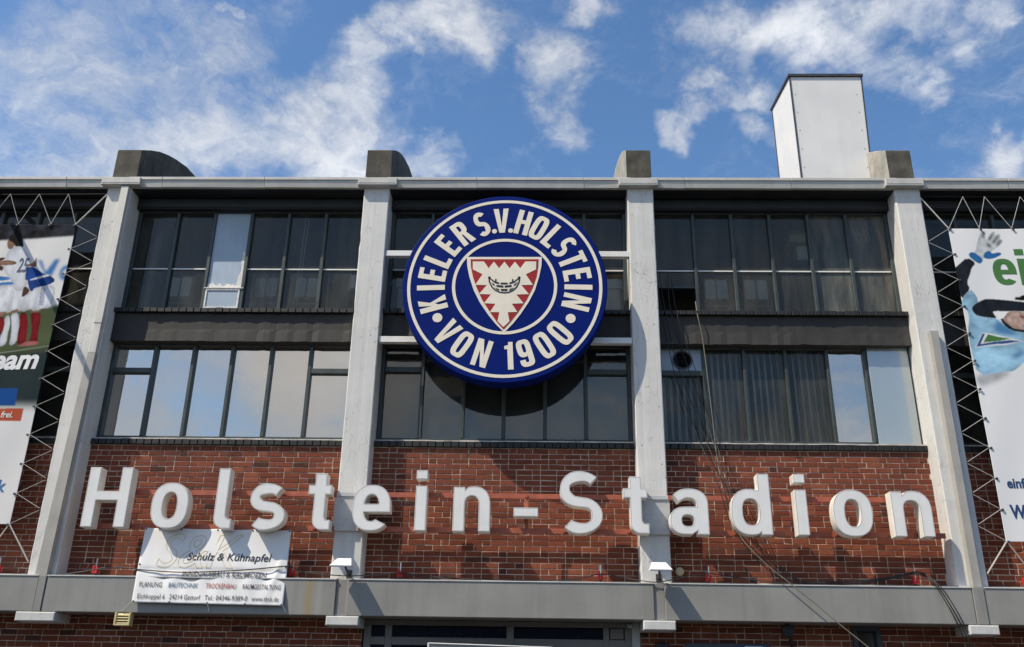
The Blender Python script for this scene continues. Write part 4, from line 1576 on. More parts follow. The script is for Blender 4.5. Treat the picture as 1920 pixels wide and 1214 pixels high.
BOAT = [[(-0.085, 7.971), (0.027, 7.972), (0.027, 7.942), (-0.084, 7.942)], [(-0.151, 7.93), (-0.039, 7.921), (-0.039, 7.885), (-0.146, 7.896)], [(-0.018, 7.921), (0.093, 7.932), (0.091, 7.897), (-0.017, 7.885)], [(-0.082, 7.86), (0.031, 7.861), (0.022, 7.825), (-0.071, 7.824)], [(-0.279, 8.079), (-0.249, 8.079), (-0.246, 8.051), (-0.199, 8.01), (-0.174, 7.993), (-0.172, 8.035), (-0.152, 8.035), (-0.151, 7.987), (-0.107, 7.971), (-0.107, 7.945), (-0.179, 7.965), (-0.235, 8.016), (-0.27, 8.044)], [(0.224, 8.082), (0.193, 8.081), (0.19, 8.053), (0.145, 8.011), (0.117, 7.994), (0.117, 8.036), (0.096, 8.036), (0.097, 7.989), (0.054, 7.972), (0.055, 7.945), (0.128, 7.967), (0.183, 8.018), (0.218, 8.047)], [(-0.234, 7.984), (-0.182, 7.94), (-0.169, 7.912), (-0.207, 7.929)], [(0.183, 7.986), (0.133, 7.942), (0.121, 7.914), (0.159, 7.931)], [(-0.177, 7.884), (-0.105, 7.857), (-0.104, 7.829), (-0.148, 7.849)], [(0.129, 7.886), (0.056, 7.858), (0.057, 7.83), (0.102, 7.85)]]
HULL = [(-0.276, 8.072), (-0.262, 7.981), (-0.222, 7.898), (-0.164, 7.836), (-0.094, 7.802), (-0.022, 7.793), (0.05, 7.803), (0.12, 7.837), (0.174, 7.9), (0.21, 7.984), (0.22, 8.075)]
m = MB()
m.prism(SHL, [], -0.730, -0.7215)
SH = m.build('shield', M['sign_cream'], RSIGN)
m = MB()
m.prism(RED, [], -0.734, -0.7302)
m.build('shield_field', M['sign_red'], SH)
m = MB()
m.prism(NET, [], -0.738, -0.7342)
m.build('nettle_leaf', M['sign_cream'], SH)
m = MB()
for q in BOAT:
    m.prism(q, [], -0.7415, -0.7382)
m.prism(ribbon(HULL, 0.022), [], -0.7415, -0.7382)
m.build('boat', M['sign_black'], SH)
# support bars from pillar to pillar behind the sign
for z in (8.715, 7.165):
    m = MB()
    m.cbox(-2.045, 2.025, -0.30, -0.20, z - 0.05, z + 0.05, 0.004)
    m.build('support_bar', M['white_steel'], RSIGN)
m = MB()
for x in (-1.1, 0, 1.1):
    for z in (8.715, 7.165):
        m.box(x - 0.03, x + 0.03, -0.445, -0.30, z - 0.03, z + 0.03)
m.build('bracket', M['white_steel'], RSIGN)


# ------------------------------------------------------------------ text with the built-in font
def text_mesh(body, height, bold=0.0, shear=0.0, outline=0.0, res=3):
    """returns verts (x,z), faces and width; height = cap height"""
    cu = bpy.data.curves.new('text', 'FONT')
    cu.body = body
    cu.size = height / 0.73
    cu.shear = shear
    cu.offset = bold * height
    cu.resolution_u = res
    if outline:
        cu.fill_mode = 'NONE'
        cu.bevel_depth = outline
        cu.bevel_resolution = 0
    ob = bpy.data.objects.new('text', cu)
    COL.objects.link(ob)
    bpy.context.view_layer.update()
    dg = bpy.context.evaluated_depsgraph_get()
    me = ob.evaluated_get(dg).to_mesh()
    vs = [(v.co.x, v.co.y) for v in me.vertices]
    zs = [v.co.z for v in me.vertices]
    fs = [tuple(p.vertices) for p in me.polygons]
    ob.evaluated_get(dg).to_mesh_clear()
    bpy.data.objects.remove(ob)
    bpy.data.curves.remove(cu)
    x0 = min(v[0] for v in vs)
    x1 = max(v[0] for v in vs)
    return [(v[0] - x0, v[1]) for v in vs], fs, x1 - x0, zs


def put_text(name, body, mat, parent, surf, u0, u1, v0, cap, lift0=0.005, **k):
    """text between u0 and u1 (banner coordinates), baseline v0"""
    vs, fs, w, zs = text_mesh(body, cap, **k)
    kx = (u1 - u0) / w
    m = MB()
    m.v = [surf(u0 + a * kx, v0 + b, lift0 + (z * 0.12 if k.get('outline') else 0)) for (a, b), z in zip(vs, zs)]
    m.f = fs
    m.mi = [0] * len(fs)
    return m.build(name, mat, parent)


# ------------------------------------------------------------------ the company banner tied below the letters
BN = thing('company_banner', (-4.2, -0.46, 3.0), 'creased white advertising banner with gold and black lettering tied under the white letters', 'banner')
CTL, CTR, CBL, CBR = Vector((-5.310, -0.375, 4.092)), Vector((-3.120, -0.375, 4.080)), Vector((-5.268, -0.525, 3.007)), Vector((-3.088, -0.525, 2.985))


def bsurf(u, v, lift=0.0):
    a = CTL.lerp(CTR, u)
    b = CBL.lerp(CBR, u)
    p = b.lerp(a, v)
    w = 0.0
    w += 0.012 * math.sin(u * 9 + v * 5) * math.sin(math.pi * v)
    w += 0.004 * math.sin(u * 23 + 4 * v) * math.exp(-((v - 0.36) / 0.10) ** 2)
    w += 0.0035 * math.sin(u * 37 - 9 * v + 1) * math.exp(-((v - 0.30) / 0.12) ** 2)
    w += -0.009 * math.exp(-((v - 0.435) / 0.03) ** 2)
    w += 0.020 * math.exp(-((u - 0.93 - 0.12 * (v - .4)) / 0.022) ** 2) * math.exp(-((v - 0.40) / 0.2) ** 2)
    w += -0.012 * math.exp(-((u - 0.86) / 0.03) ** 2) * math.exp(-((v - 0.45) / 0.2) ** 2)
    w += 0.006 * math.sin(u * 60) * (1 - v) * 0.4
    sag = -0.010 * abs(math.sin(u * math.pi * 4)) * (v > 0.985)
    return (p.x, p.y - w - lift, p.z + sag)


def grid_sheet(surf, nu, nv, name, mat, parent):
    m = MB()
    for j in range(nv + 1):
        for i in range(nu + 1):
            m.v.append(surf(i / nu, j / nv))
    for j in range(nv):
        for i in range(nu):
            k = j * (nu + 1) + i
            m.f.append((k, k + 1, k + nu + 2, k + nu + 1))
            m.mi.append(0)
    return m.build(name, mat, parent, smooth=True)


sh = grid_sheet(bsurf, 90, 50, 'sheet', M['ptfe'], BN)
sol = sh.modifiers.new('thickness', 'SOLIDIFY')
sol.thickness = 0.003
sol.offset = -1
INK = flat('black_ink', (0.012, 0.012, 0.013))
INK_GREY = flat('grey_ink', (0.06, 0.06, 0.065))
put_text('initials', 'S&K', flat('gold_ink', (0.66, 0.54, 0.24)), BN, bsurf, 0.115, 0.685, 0.475, 0.47, shear=0.33, outline=0.0034, bold=0.0)
put_text('company_name', 'Schulz & Kühnapfel', INK, BN, bsurf, 0.320, 0.888, 0.57, 0.105, shear=0.22, bold=0.012)
put_text('trade_lettering', 'INNENAUSBAU & RAUMIDEEN', INK_GREY, BN, bsurf, 0.305, 0.868, 0.355, 0.072, lift0=0.012, shear=0.12, bold=0.006)
for s, a, b, c in (('PLANUNG', .045, .195, (0.06, 0.06, 0.07)), ('BAUTECHNIK', .240, .435, (0.02, 0.13, 0.22)), ('TROCKENBAU', .485, .690, (0.36, 0.05, 0.04)), ('RAUMGESTALTUNG', .733, .985, (0.07, 0.05, 0.06))):
    put_text('service_lettering', s, flat('ink_' + s.lower(), c), BN, bsurf, a - 0.012, b - 0.012, 0.205, 0.066, lift0=0.009, bold=0.004)
for s, a, b in (('Eichkoppel 6', .033, .215), ('24214 Gettorf', .245, .449), ('Tel.: 04346-9389-0', .478, .762), ('www.tbsk.de', .790, .968)):
    put_text('address_lettering', s, INK_GREY, BN, bsurf, a, b, 0.052, 0.066, lift0=0.008)
m = MB()
for (u, v) in ((.01, .985), (.25, .985), (.5, .985), (.74, .985), (.99, .985), (.01, .5), (.99, .5), (.01, .015), (.25, .015), (.5, .015), (.75, .015), (.99, .015)):
    p = bsurf(u, v, 0.004)
    m.prism([(p[0] + .013 * math.cos(k * .785), p[2] + .013 * math.sin(k * .785)) for k in range(8)], [], p[1] - 0.002, p[1] + 0.003)
m.build('eyelets', M['dark_trim'], BN)
m = MB()
for x, x2 in ((-5.26, -5.5), (-4.17, -4.12), (-3.10, -2.98)):
    m.tube([(x, -0.53, 3.01), ((x + x2) / 2, -0.50, 2.90), (x2, -0.40, 2.86)], 0.006)
m.build('tie_cord', M['rope'], BN)

# ------------------------------------------------------------------ the two tall advertising banners in the outer bays
YB = -0.36
TB1 = thing('team_banner', (-8.98, YB, 4.11), 'tall left banner printed with football players on grass', 'banner', 'tall laced banners')
TB2 = thing('keeper_banner', (8.95, YB, 4.04), 'tall right banner printed with a goalkeeper and green lettering', 'banner', 'tall laced banners')


def wr(x, z, s):
    return 0.006 * math.sin(x * 3.1 + z * 1.7 + s) + 0.004 * math.sin(x * 7 - z * 2.3)


def smooth2(P, n):
    """corner cutting for soft outlines"""
    for _ in range(n):
        out = []
        for i, a in enumerate(P):
            b = P[(i + 1) % len(P)]
            out.append((a[0] * .75 + b[0] * .25, a[1] * .75 + b[1] * .25))
            out.append((a[0] * .25 + b[0] * .75, a[1] * .25 + b[1] * .75))
        P = out
    return P


def box_blur(A, r):
    if r < 1:
        return A
    for ax in (0, 1):
        for _ in range(1 if r < 2 else 2):
            pad = [(r + 1, r), (0, 0)] if ax == 0 else [(0, 0), (r + 1, r)]
            c = np.cumsum(np.pad(A, pad, mode='edge'), axis=ax)
            A = (c[2 * r + 1:] - c[:-2 * r - 1]) / (2 * r + 1) if ax == 0 else (c[:, 2 * r + 1:] - c[:, :-2 * r - 1]) / (2 * r + 1)
    return A


class Print:
    """the photographic print of a vinyl banner, held as colours on the sheet's own vertices"""
    def __init__(self, x0, x1, z0, z1, base, seed, s, parent, h=0.0072):
        self.x0, self.x1, self.z0, self.z1, self.s, self.p, self.k = x0, x1, z0, z1, s, parent, 0
        self.nx, self.nz = int((x1 - x0) / h) + 1, int((z1 - z0) / h) + 1
        self.X, self.Z = np.meshgrid(np.linspace(x0, x1, self.nx), np.linspace(z0, z1, self.nz))
        self.C = np.ones((self.nz, self.nx, 3)) * np.array(base)
        self.rng = np.random.default_rng(seed)

    def fbm(self, sx, sz, octs=4):
        out = np.zeros((self.nz, self.nx))
        amp, tot = 1.0, 0.0
        for o in range(octs):
            gx, gz = max(2, int((self.x1 - self.x0) / sx * 2 ** o) + 2), max(2, int((self.z1 - self.z0) / sz * 2 ** o) + 2)
            G = self.rng.random((gz, gx))
            u = np.linspace(0, gx - 1.001, self.nx)
            v = np.linspace(0, gz - 1.001, self.nz)
            iu, iv = u.astype(int), v.astype(int)
            fu, fv = u - iu, v - iv
            fu, fv = fu * fu * (3 - 2 * fu), fv * fv * (3 - 2 * fv)
            a = G[iv][:, iu] * (1 - fu) + G[iv][:, iu + 1] * fu
            b = G[iv + 1][:, iu] * (1 - fu) + G[iv + 1][:, iu + 1] * fu
            out += amp * (a * (1 - fv)[:, None] + b * fv[:, None])
            tot += amp
            amp *= 0.5
        return out / tot

    def mask(self, poly):
        inside = np.zeros((self.nz, self.nx), bool)
        n = len(poly)
        for i in range(n):
            (xa, za), (xb, zb) = poly[i], poly[(i + 1) % n]
            if za == zb:
                continue
            c = ((self.Z < za) != (self.Z < zb)) & (self.X < (xb - xa) * (self.Z - za) / (zb - za) + xa)
            inside ^= c
        return inside.astype(float)

    def patch(self, col, polys, rnd=0, soft=1, volume=0.0, folds=0.0, fs=(0.12, 0.25), fade=None):
        m = np.zeros((self.nz, self.nx))
        for q in polys:
            m = np.maximum(m, self.mask(smooth2(q, rnd) if rnd else q))
        a = box_blur(m, soft)
        k = np.ones_like(m)
        if volume:
            d = box_blur(m, 7)
            k *= 1 - volume + volume * np.clip((d - 0.35) / 0.6, 0, 1) * 1.15
        if folds:
            k *= 1 + folds * (self.fbm(*fs) - 0.5) * 2
        c = np.array(col)[None, None, :] * k[..., None]
        if fade is not None:
            zt, zb, c2 = fade
            t = np.clip((zt - self.Z) / (zt - zb), 0, 1)[..., None]
            c = c * (1 - t) + np.array(c2) * t
        self.C = self.C * (1 - a[..., None]) + c * a[..., None]

    def finish(self, name, mat):
        Y = YB - (0.006 * np.sin(self.X * 3.1 + self.Z * 1.7 + self.s) + 0.004 * np.sin(self.X * 7 - self.Z * 2.3))
        me = bpy.data.meshes.new(name)
        off = wloc(self.p)
        co = np.stack([self.X - off.x, Y - off.y, self.Z - off.z], -1).reshape(-1, 3)
        I = np.arange(self.nx * self.nz).reshape(self.nz, self.nx)
        F = np.stack([I[:-1, :-1], I[:-1, 1:], I[1:, 1:], I[1:, :-1]], -1).reshape(-1, 4)
        me.vertices.add(len(co))
        me.vertices.foreach_set('co', co.astype(np.float32).ravel())
        me.loops.add(F.size)
        me.loops.foreach_set('vertex_index', F.astype(np.int32).ravel())
        me.polygons.add(len(F))
        me.polygons.foreach_set('loop_start', np.arange(0, F.size, 4, dtype=np.int32))
        me.polygons.foreach_set('use_smooth', np.ones(len(F), bool))
        at = me.color_attributes.new('print', 'FLOAT_COLOR', 'POINT')
        rgba = np.concatenate([np.clip(self.C, 0, 1), np.ones((self.nz, self.nx, 1))], -1).astype(np.float32)
        at.data.foreach_set('color', rgba.ravel())
        me.update(calc_edges=True)
        me.materials.append(mat)
        o = bpy.data.objects.new(name, me)
        COL.objects.link(o)
        o.parent = self.p
        q = o.modifiers.new('thickness', 'SOLIDIFY')
        q.thickness = 0.003
        q.offset = -1
        return o

    def text(self, name, body, mat, x0, x1, z, cap, tilt=0.0, **kw):
        sf = lambda u, v, l: (x0 + (x1 - x0) * u, YB - 0.004 - wr(x0 + (x1 - x0) * u, z + v, self.s), z + v + tilt * (x1 - x0) * u)
        return put_text(name, body, mat, self.p, sf, 0, 1, 0, cap, **kw)


mpr = Mat('printed_vinyl')
ca_ = mpr.n('ShaderNodeVertexColor')
ca_.layer_name = 'print'
M['print'] = mpr.finish(ca_.outputs['Color'], 0.75, mpr.noise(mpr.pos(), 2.0, 3), 0.02, 0.01, 0.05)


WHITE_KIT, SKIN, DARKSKIN, HAIR = (0.60, 0.61, 0.64), (0.34, 0.19, 0.13), (0.09, 0.045, 0.032), (0.012, 0.010, 0.010)
BLUEK, LBLUE, REDK, GRASS, TEAL = (0.010, 0.045, 0.19), (0.055, 0.18, 0.42), (0.21, 0.010, 0.016), (0.070, 0.090, 0.042), (0.020, 0.032, 0.034)
P1 = Print(-10.60, -7.37, 4.12, 9.20, (0.70, 0.69, 0.67), 4, 0.0, TB1)
P1.patch((0.022,0.024,0.033), [[(-11.878, 9.195), (-7.338, 9.21), (-7.325, 8.991), (-8.021, 8.93), (-8.616, 8.888), (-11.711, 8.655)]], soft=2, folds=1.3, fs=(0.16, 0.16))
P1.patch(LBLUE, [[(-7.894, 8.539), (-7.805, 8.513), (-7.709, 8.31), (-7.597, 8.546), (-7.513, 8.547), (-7.591, 8.233), (-7.705, 8.239)],
         [(-7.32, 8.452), (-7.429, 8.429), (-7.477, 8.344), (-7.473, 8.253), (-7.431, 8.175), (-7.367, 8.152), (-7.31, 8.163), (-7.326, 8.241), (-7.378, 8.234), (-7.415, 8.273), (-7.416, 8.325), (-7.386, 8.364), (-7.323, 8.377)]], soft=3)
P1.patch(GRASS, [[(-11.707, 7.395), (-8.31, 7.556), (-7.89, 7.622), (-7.342, 7.711), (-7.122, 6.762), (-11.47, 6.649)]], soft=3, folds=0.25, fs=(0.5, 0.3))
P1.patch((0.26, 0.30, 0.22), [[(-9.675, 6.737), (-8.153, 6.87), (-7.375, 6.985), (-7.373, 6.975), (-8.148, 6.851), (-9.668, 6.71)]], soft=1)
P1.patch(TEAL, [[(-11.483, 6.69), (-8.139, 6.809), (-7.333, 6.91), (-7.138, 5.97), (-11.244, 5.935)]], soft=9, folds=0.2, fs=(1.0, 0.6))
P1.patch((0.010, 0.065, 0.24), [[(-10.598, 6.243), (-7.722, 6.266), (-7.708, 5.974), (-10.511, 5.95)]])
P1.patch((0.42, 0.085, 0.045), [[(-10.498, 5.906), (-7.562, 5.931), (-7.559, 5.723), (-10.436, 5.697)]])
# players seen from behind and the side
P1.patch(REDK, [[(-7.806, 7.566), (-7.639, 7.589), (-7.604, 7.406), (-7.601, 7.225), (-7.566, 7.032), (-7.735, 7.031), (-7.703, 7.183), (-7.757, 7.405)],
         [(-7.975, 7.558), (-7.873, 7.573), (-7.81, 7.405), (-7.79, 7.224), (-7.767, 7.03), (-7.905, 6.988), (-7.927, 7.167), (-7.948, 7.376)],
         [(-8.413, 7.485), (-8.209, 7.486), (-8.178, 7.332), (-8.217, 7.151), (-8.325, 7.109)]], rnd=1, volume=0.55, folds=0.5, fs=(0.10, 0.12))
P1.patch(WHITE_KIT, [[(-8.13, 7.543), (-8.006, 7.579), (-7.938, 7.376), (-7.94, 7.223), (-7.917, 7.043), (-8.032, 6.967), (-8.038, 7.166), (-8.072, 7.375)],
         [(-8.218, 7.486), (-8.145, 7.536), (-8.086, 7.333), (-8.103, 7.194), (-8.079, 7.028), (-8.172, 6.952), (-8.231, 7.041), (-8.177, 7.305)]], rnd=1, volume=0.4, folds=0.3, fs=(0.10, 0.2))
P1.patch((0.50, 0.16, 0.16), [[(-7.76, 7.058), (-7.568, 7.07), (-7.551, 7.002), (-7.757, 6.982), (-7.897, 6.972), (-7.883, 6.995)]], rnd=1, volume=0.4)
P1.patch(SKIN, [[(-8.389, 7.556), (-8.21, 7.606), (-8.21, 7.522), (-8.371, 7.478)], [(-8.146, 7.586), (-8.015, 7.65), (-8.011, 7.572), (-8.13, 7.543)],
         [(-7.799, 7.595), (-7.652, 7.617), (-7.64, 7.574), (-7.801, 7.562)]], rnd=1, volume=0.4)
P1.patch(WHITE_KIT, [[(-7.88, 8.001), (-7.753, 8.031), (-7.51, 8.075), (-7.468, 7.874), (-7.488, 7.653), (-7.644, 7.642), (-7.663, 7.61), (-7.804, 7.588), (-7.818, 7.744), (-7.879, 7.573), (-8.006, 7.608), (-8.013, 7.728), (-8.001, 7.857), (-7.891, 7.929)],
         [(-8.692, 8.055), (-8.055, 8.073), (-7.997, 7.929), (-7.979, 7.636), (-8.205, 7.585), (-8.57, 7.541)]], rnd=1, volume=0.35, folds=0.42, fs=(0.09, 0.22))
P1.patch(BLUEK, [[(-8.078, 8.393), (-7.931, 8.401), (-7.82, 8.329), (-7.71, 8.258), (-7.651, 8.265), (-7.498, 8.156), (-7.599, 8.071), (-7.711, 8.039), (-7.844, 8.0), (-7.845, 7.948), (-7.899, 7.954), (-7.96, 8.095), (-7.977, 8.147), (-8.039, 8.159)]], rnd=1, volume=0.3, folds=0.8, fs=(0.14, 0.10))
P1.patch(WHITE_KIT, [[(-7.944, 8.16), (-7.796, 8.219), (-7.652, 8.268), (-7.627, 8.233), (-7.788, 8.18), (-7.923, 8.145)]])
P1.patch(BLUEK, [[(-7.713, 8.017), (-7.704, 8.017), (-7.67, 7.702), (-7.682, 7.695)], [(-7.689, 8.017), (-7.68, 8.017), (-7.642, 7.695), (-7.654, 7.688)], [(-7.664, 8.017), (-7.654, 8.017), (-7.621, 7.709), (-7.63, 7.699)]])
P1.patch(WHITE_KIT, [[(-8.443, 8.629), (-8.39, 8.768), (-8.192, 8.776), (-8.076, 8.63), (-7.97, 8.499), (-8.055, 8.452), (-8.024, 8.147), (-7.979, 8.14), (-7.96, 8.044), (-8.035, 7.954), (-8.149, 7.959), (-8.208, 8.094), (-8.419, 8.313), (-8.45, 8.424), (-8.422, 8.484)]], rnd=1, volume=0.3, folds=0.25, fs=(0.12, 0.25))
P1.patch(LBLUE, [[(-8.708, 8.247), (-8.463, 8.222), (-8.331, 8.216), (-8.26, 8.165), (-8.444, 8.138), (-8.692, 8.182)], [(-8.676, 8.111), (-8.437, 8.106), (-8.229, 8.133), (-8.184, 8.066), (-8.426, 8.061), (-8.662, 8.053)]], rnd=1, folds=0.3)
P1.patch(SKIN, [[(-8.763, 8.482), (-8.526, 8.496), (-8.42, 8.53), (-8.239, 8.498), (-8.244, 8.438), (-8.438, 8.425), (-8.745, 8.403)], [(-8.07, 8.435), (-7.931, 8.486), (-7.925, 8.598), (-7.889, 8.486), (-7.883, 8.401), (-7.942, 8.397), (-8.064, 8.409)]], rnd=1, volume=0.6, folds=0.2)
P1.patch(DARKSKIN, [[(-8.017, 8.031), (-7.957, 8.031), (-7.893, 7.954), (-7.918, 7.903), (-7.976, 7.846), (-8.017, 7.845)], [(-8.611, 8.549), (-8.449, 8.578), (-8.452, 8.536), (-8.526, 8.496), (-8.598, 8.496)], [(-8.58, 8.417), (-8.449, 8.418), (-8.434, 8.353), (-8.45, 8.32), (-8.565, 8.352)]], rnd=1, volume=0.4)
P1.patch(SKIN, [[(-8.479, 8.842), (-8.479, 8.922), (-8.421, 8.936), (-8.355, 8.855), (-8.343, 8.775), (-8.397, 8.719), (-8.449, 8.748)]], rnd=1, volume=0.5, folds=0.4, fs=(0.05, 0.05))
P1.patch(HAIR, [[(-8.471, 8.915), (-8.447, 8.996), (-8.356, 9.023), (-8.252, 8.963), (-8.204, 8.856), (-8.182, 8.756), (-8.255, 8.786), (-8.33, 8.773), (-8.373, 8.855), (-8.432, 8.875)], [(-8.406, 8.976), (-8.403, 9.179), (-8.315, 9.166), (-8.237, 8.977), (-8.327, 8.949)]], rnd=1, folds=0.5)
P1.text('printed_number', '25', flat('print_navy', (0.02, 0.05, 0.11)), *(-8.201, -8.032, 8.304), 0.27, shear=0.1, bold=0.02)
TXT_W = flat('print_text_white', (0.74, 0.74, 0.73))
P1.text('printed_word', 'Team', TXT_W, *(-8.501, -7.486, 6.574), 0.34, tilt=0.03, shear=0.18, bold=0.045)
P1.text('printed_word', 'frei.', TXT_W, *(-7.894, -7.707, 5.78), 0.105, shear=0.15, bold=0.02)
P1.text('printed_word', 'k', flat('print_blue_text', (0.02, 0.14, 0.36)), *(-7.699, -7.568, 4.612), 0.19, shear=0.1, bold=0.03)

P1.finish('sheet', M['print'])
P2 = Print(7.325, 10.58, 4.04, 9.175, (0.73, 0.735, 0.735), 9, 2.0, TB2)
P2.patch((0.36, 0.37, 0.38), [[(7.326, 6.611), (7.752, 6.686), (7.885, 6.648), (7.781, 6.576), (7.66, 6.51), (7.491, 6.444), (7.363, 6.404)]], rnd=1, soft=5, folds=0.3)
P2.patch((0.27, 0.46, 0.60), [[(7.321, 7.891), (7.495, 8.067), (7.547, 8.004), (7.591, 7.892), (7.499, 7.72), (7.323, 7.719)],
         [(7.323, 7.905), (7.579, 7.935), (7.576, 7.768), (7.474, 7.684), (7.546, 7.595), (7.826, 7.563), (7.893, 7.454), (8.091, 7.32), (8.607, 7.31), (8.536, 6.962), (8.116, 6.827), (8.002, 6.721), (7.892, 6.655), (7.748, 6.66), (7.369, 6.579), (7.337, 7.033), (7.337, 7.356), (7.385, 7.492), (7.402, 7.643)]], rnd=1, volume=0.2, folds=0.55, fs=(0.22, 0.14))
P2.patch((0.07, 0.20, 0.38), [[(7.822, 7.542), (7.918, 7.454), (8.064, 7.306), (8.167, 7.266), (7.862, 7.285), (7.727, 7.358)], [(7.915, 6.904), (8.157, 7.039), (8.141, 6.959), (7.981, 6.865)],
         [(7.382, 7.437), (7.507, 7.445), (7.504, 7.425), (7.384, 7.417)], [(7.403, 6.638), (7.656, 6.692), (7.809, 6.864), (7.681, 6.692), (7.5, 6.632)]], rnd=1, soft=4)
P2.patch((0.014, 0.017, 0.024), [[(7.274, 8.413), (7.364, 8.492), (7.542, 8.644), (7.672, 8.541), (7.578, 8.443), (7.542, 8.343), (7.459, 8.186), (7.495, 8.067), (7.404, 7.975), (7.32, 7.884), (7.321, 8.157)],
         [(7.459, 7.733), (7.519, 7.802), (7.63, 7.865), (7.725, 7.905), (7.997, 7.881), (8.311, 7.844), (8.712, 7.83), (8.683, 7.685), (8.01, 7.681), (7.811, 7.686), (7.781, 7.659), (7.837, 7.556), (7.728, 7.569), (7.546, 7.595), (7.48, 7.65)],
         [(7.871, 7.536), (7.926, 7.564), (8.002, 7.441), (8.076, 7.374), (8.619, 7.371), (8.606, 7.303), (8.091, 7.32), (7.945, 7.4)]], rnd=1, folds=0.5)
P2.patch((0.44, 0.31, 0.26), [[(7.907, 7.529), (7.988, 7.632), (8.047, 7.681), (8.136, 7.691), (8.276, 7.662), (8.554, 7.663), (8.494, 7.363), (8.185, 7.361), (8.077, 7.377), (8.001, 7.434)]], rnd=1, volume=0.5, folds=0.4, fs=(0.05, 0.05))
P2.patch((0.25, 0.10, 0.09), [[(8.169, 7.599), (8.222, 7.62), (8.293, 7.6), (8.282, 7.545), (8.223, 7.558)]], rnd=1)
P2.patch(HAIR, [[(8.167, 7.888), (8.195, 7.937), (8.25, 7.931), (8.307, 7.966), (8.696, 7.968), (8.676, 7.87), (8.252, 7.875)]], folds=0.5)
P2.patch((0.52, 0.54, 0.55), [[(7.624, 8.746), (7.698, 8.732), (7.768, 8.951), (7.865, 9.136), (7.929, 9.132), (7.895, 8.974), (7.941, 8.981), (8.039, 9.132), (8.09, 9.112), (8.061, 9.041), (8.135, 9.088), (8.164, 9.053), (8.133, 8.994), (8.186, 8.96), (8.091, 8.85), (7.96, 8.762), (7.818, 8.609), (7.709, 8.645)]], rnd=1, volume=0.3, folds=0.3, fs=(0.06, 0.06))
P2.patch((0.14, 0.15, 0.16), [[(7.941, 8.981), (8.017, 9.082), (8.072, 9.1), (7.985, 8.959)], [(7.985, 8.915), (8.105, 9.067), (8.151, 9.048), (8.035, 8.897)], [(8.045, 8.879), (8.135, 8.982), (8.183, 8.96), (8.077, 8.843)], [(7.865, 9.099), (7.914, 9.121), (7.886, 8.996), (7.848, 9.003)],
         [(7.888, 8.937), (7.981, 8.879), (7.97, 8.82), (7.922, 8.835)]], rnd=1, soft=2, folds=0.6, fs=(0.04, 0.04))
P2.patch((0.03, 0.15, 0.38), [[(7.558, 8.673), (7.632, 8.758), (7.806, 8.617), (7.753, 8.53), (7.69, 8.537)], [(7.821, 8.689), (7.862, 8.754), (7.948, 8.765), (7.958, 8.716), (8.085, 8.745), (8.129, 8.719), (8.057, 8.661), (7.921, 8.614), (7.818, 8.628)]], rnd=1, volume=0.35)
P2.patch((0.66, 0.67, 0.66), [[(7.406, 7.06), (7.559, 7.316), (7.656, 7.303), (7.974, 7.225), (8.172, 7.166), (7.878, 7.101), (7.679, 7.091)]])
P2.patch((0.03, 0.085, 0.22), [[(7.424, 7.074), (7.563, 7.303), (7.599, 7.296), (7.5, 7.121), (7.716, 7.159), (7.967, 7.184), (8.148, 7.168), (7.882, 7.124), (7.683, 7.113)]])
P2.patch((0.06, 0.17, 0.05), [[(7.548, 7.148), (7.64, 7.287), (7.804, 7.237), (7.984, 7.211), (7.792, 7.17)]])
P2.finish('sheet', M['print'])
GREENT = flat('print_green_text', (0.055, 0.17, 0.035))
EX0, EX1, EZ = (7.922, 8.295, 8.149)
EW = EX1 - EX0
m = MB()
for ch, x, w in (('e', EX0, EW), ('i', EX0 + EW * 1.12, 0.125), ('n', EX0 + EW * 1.62, EW)):
    for out, holes in glyph('I' if ch == 'i' else ch, w, 0.475, 0.125, 0.095):
        m.sheet([(p[0] + x, p[1] + EZ) for p in out], [[(p[0] + x, p[1] + EZ) for p in h] for h in holes], 0)
    if ch == 'i':
        m.sheet([(x - 0.02, EZ + 0.54), (x + 0.125, EZ + 0.54), (x + 0.125, EZ + 0.65), (x - 0.02, EZ + 0.65)], [], 0)
m.v = [(a, YB - 0.004 - wr(a, c, 2.0), c) for a, b, c in m.v]
m.build('printed_word', GREENT, TB2)
NAVYT = flat('print_navy_text', (0.015, 0.05, 0.15))
P2.text('printed_word', 'einf', NAVYT, *(7.491, 7.764, 4.83), 0.15, bold=0.04)
P2.text('printed_word', 'W', NAVYT, *(7.461, 7.693, 4.381), 0.20, bold=0.05)

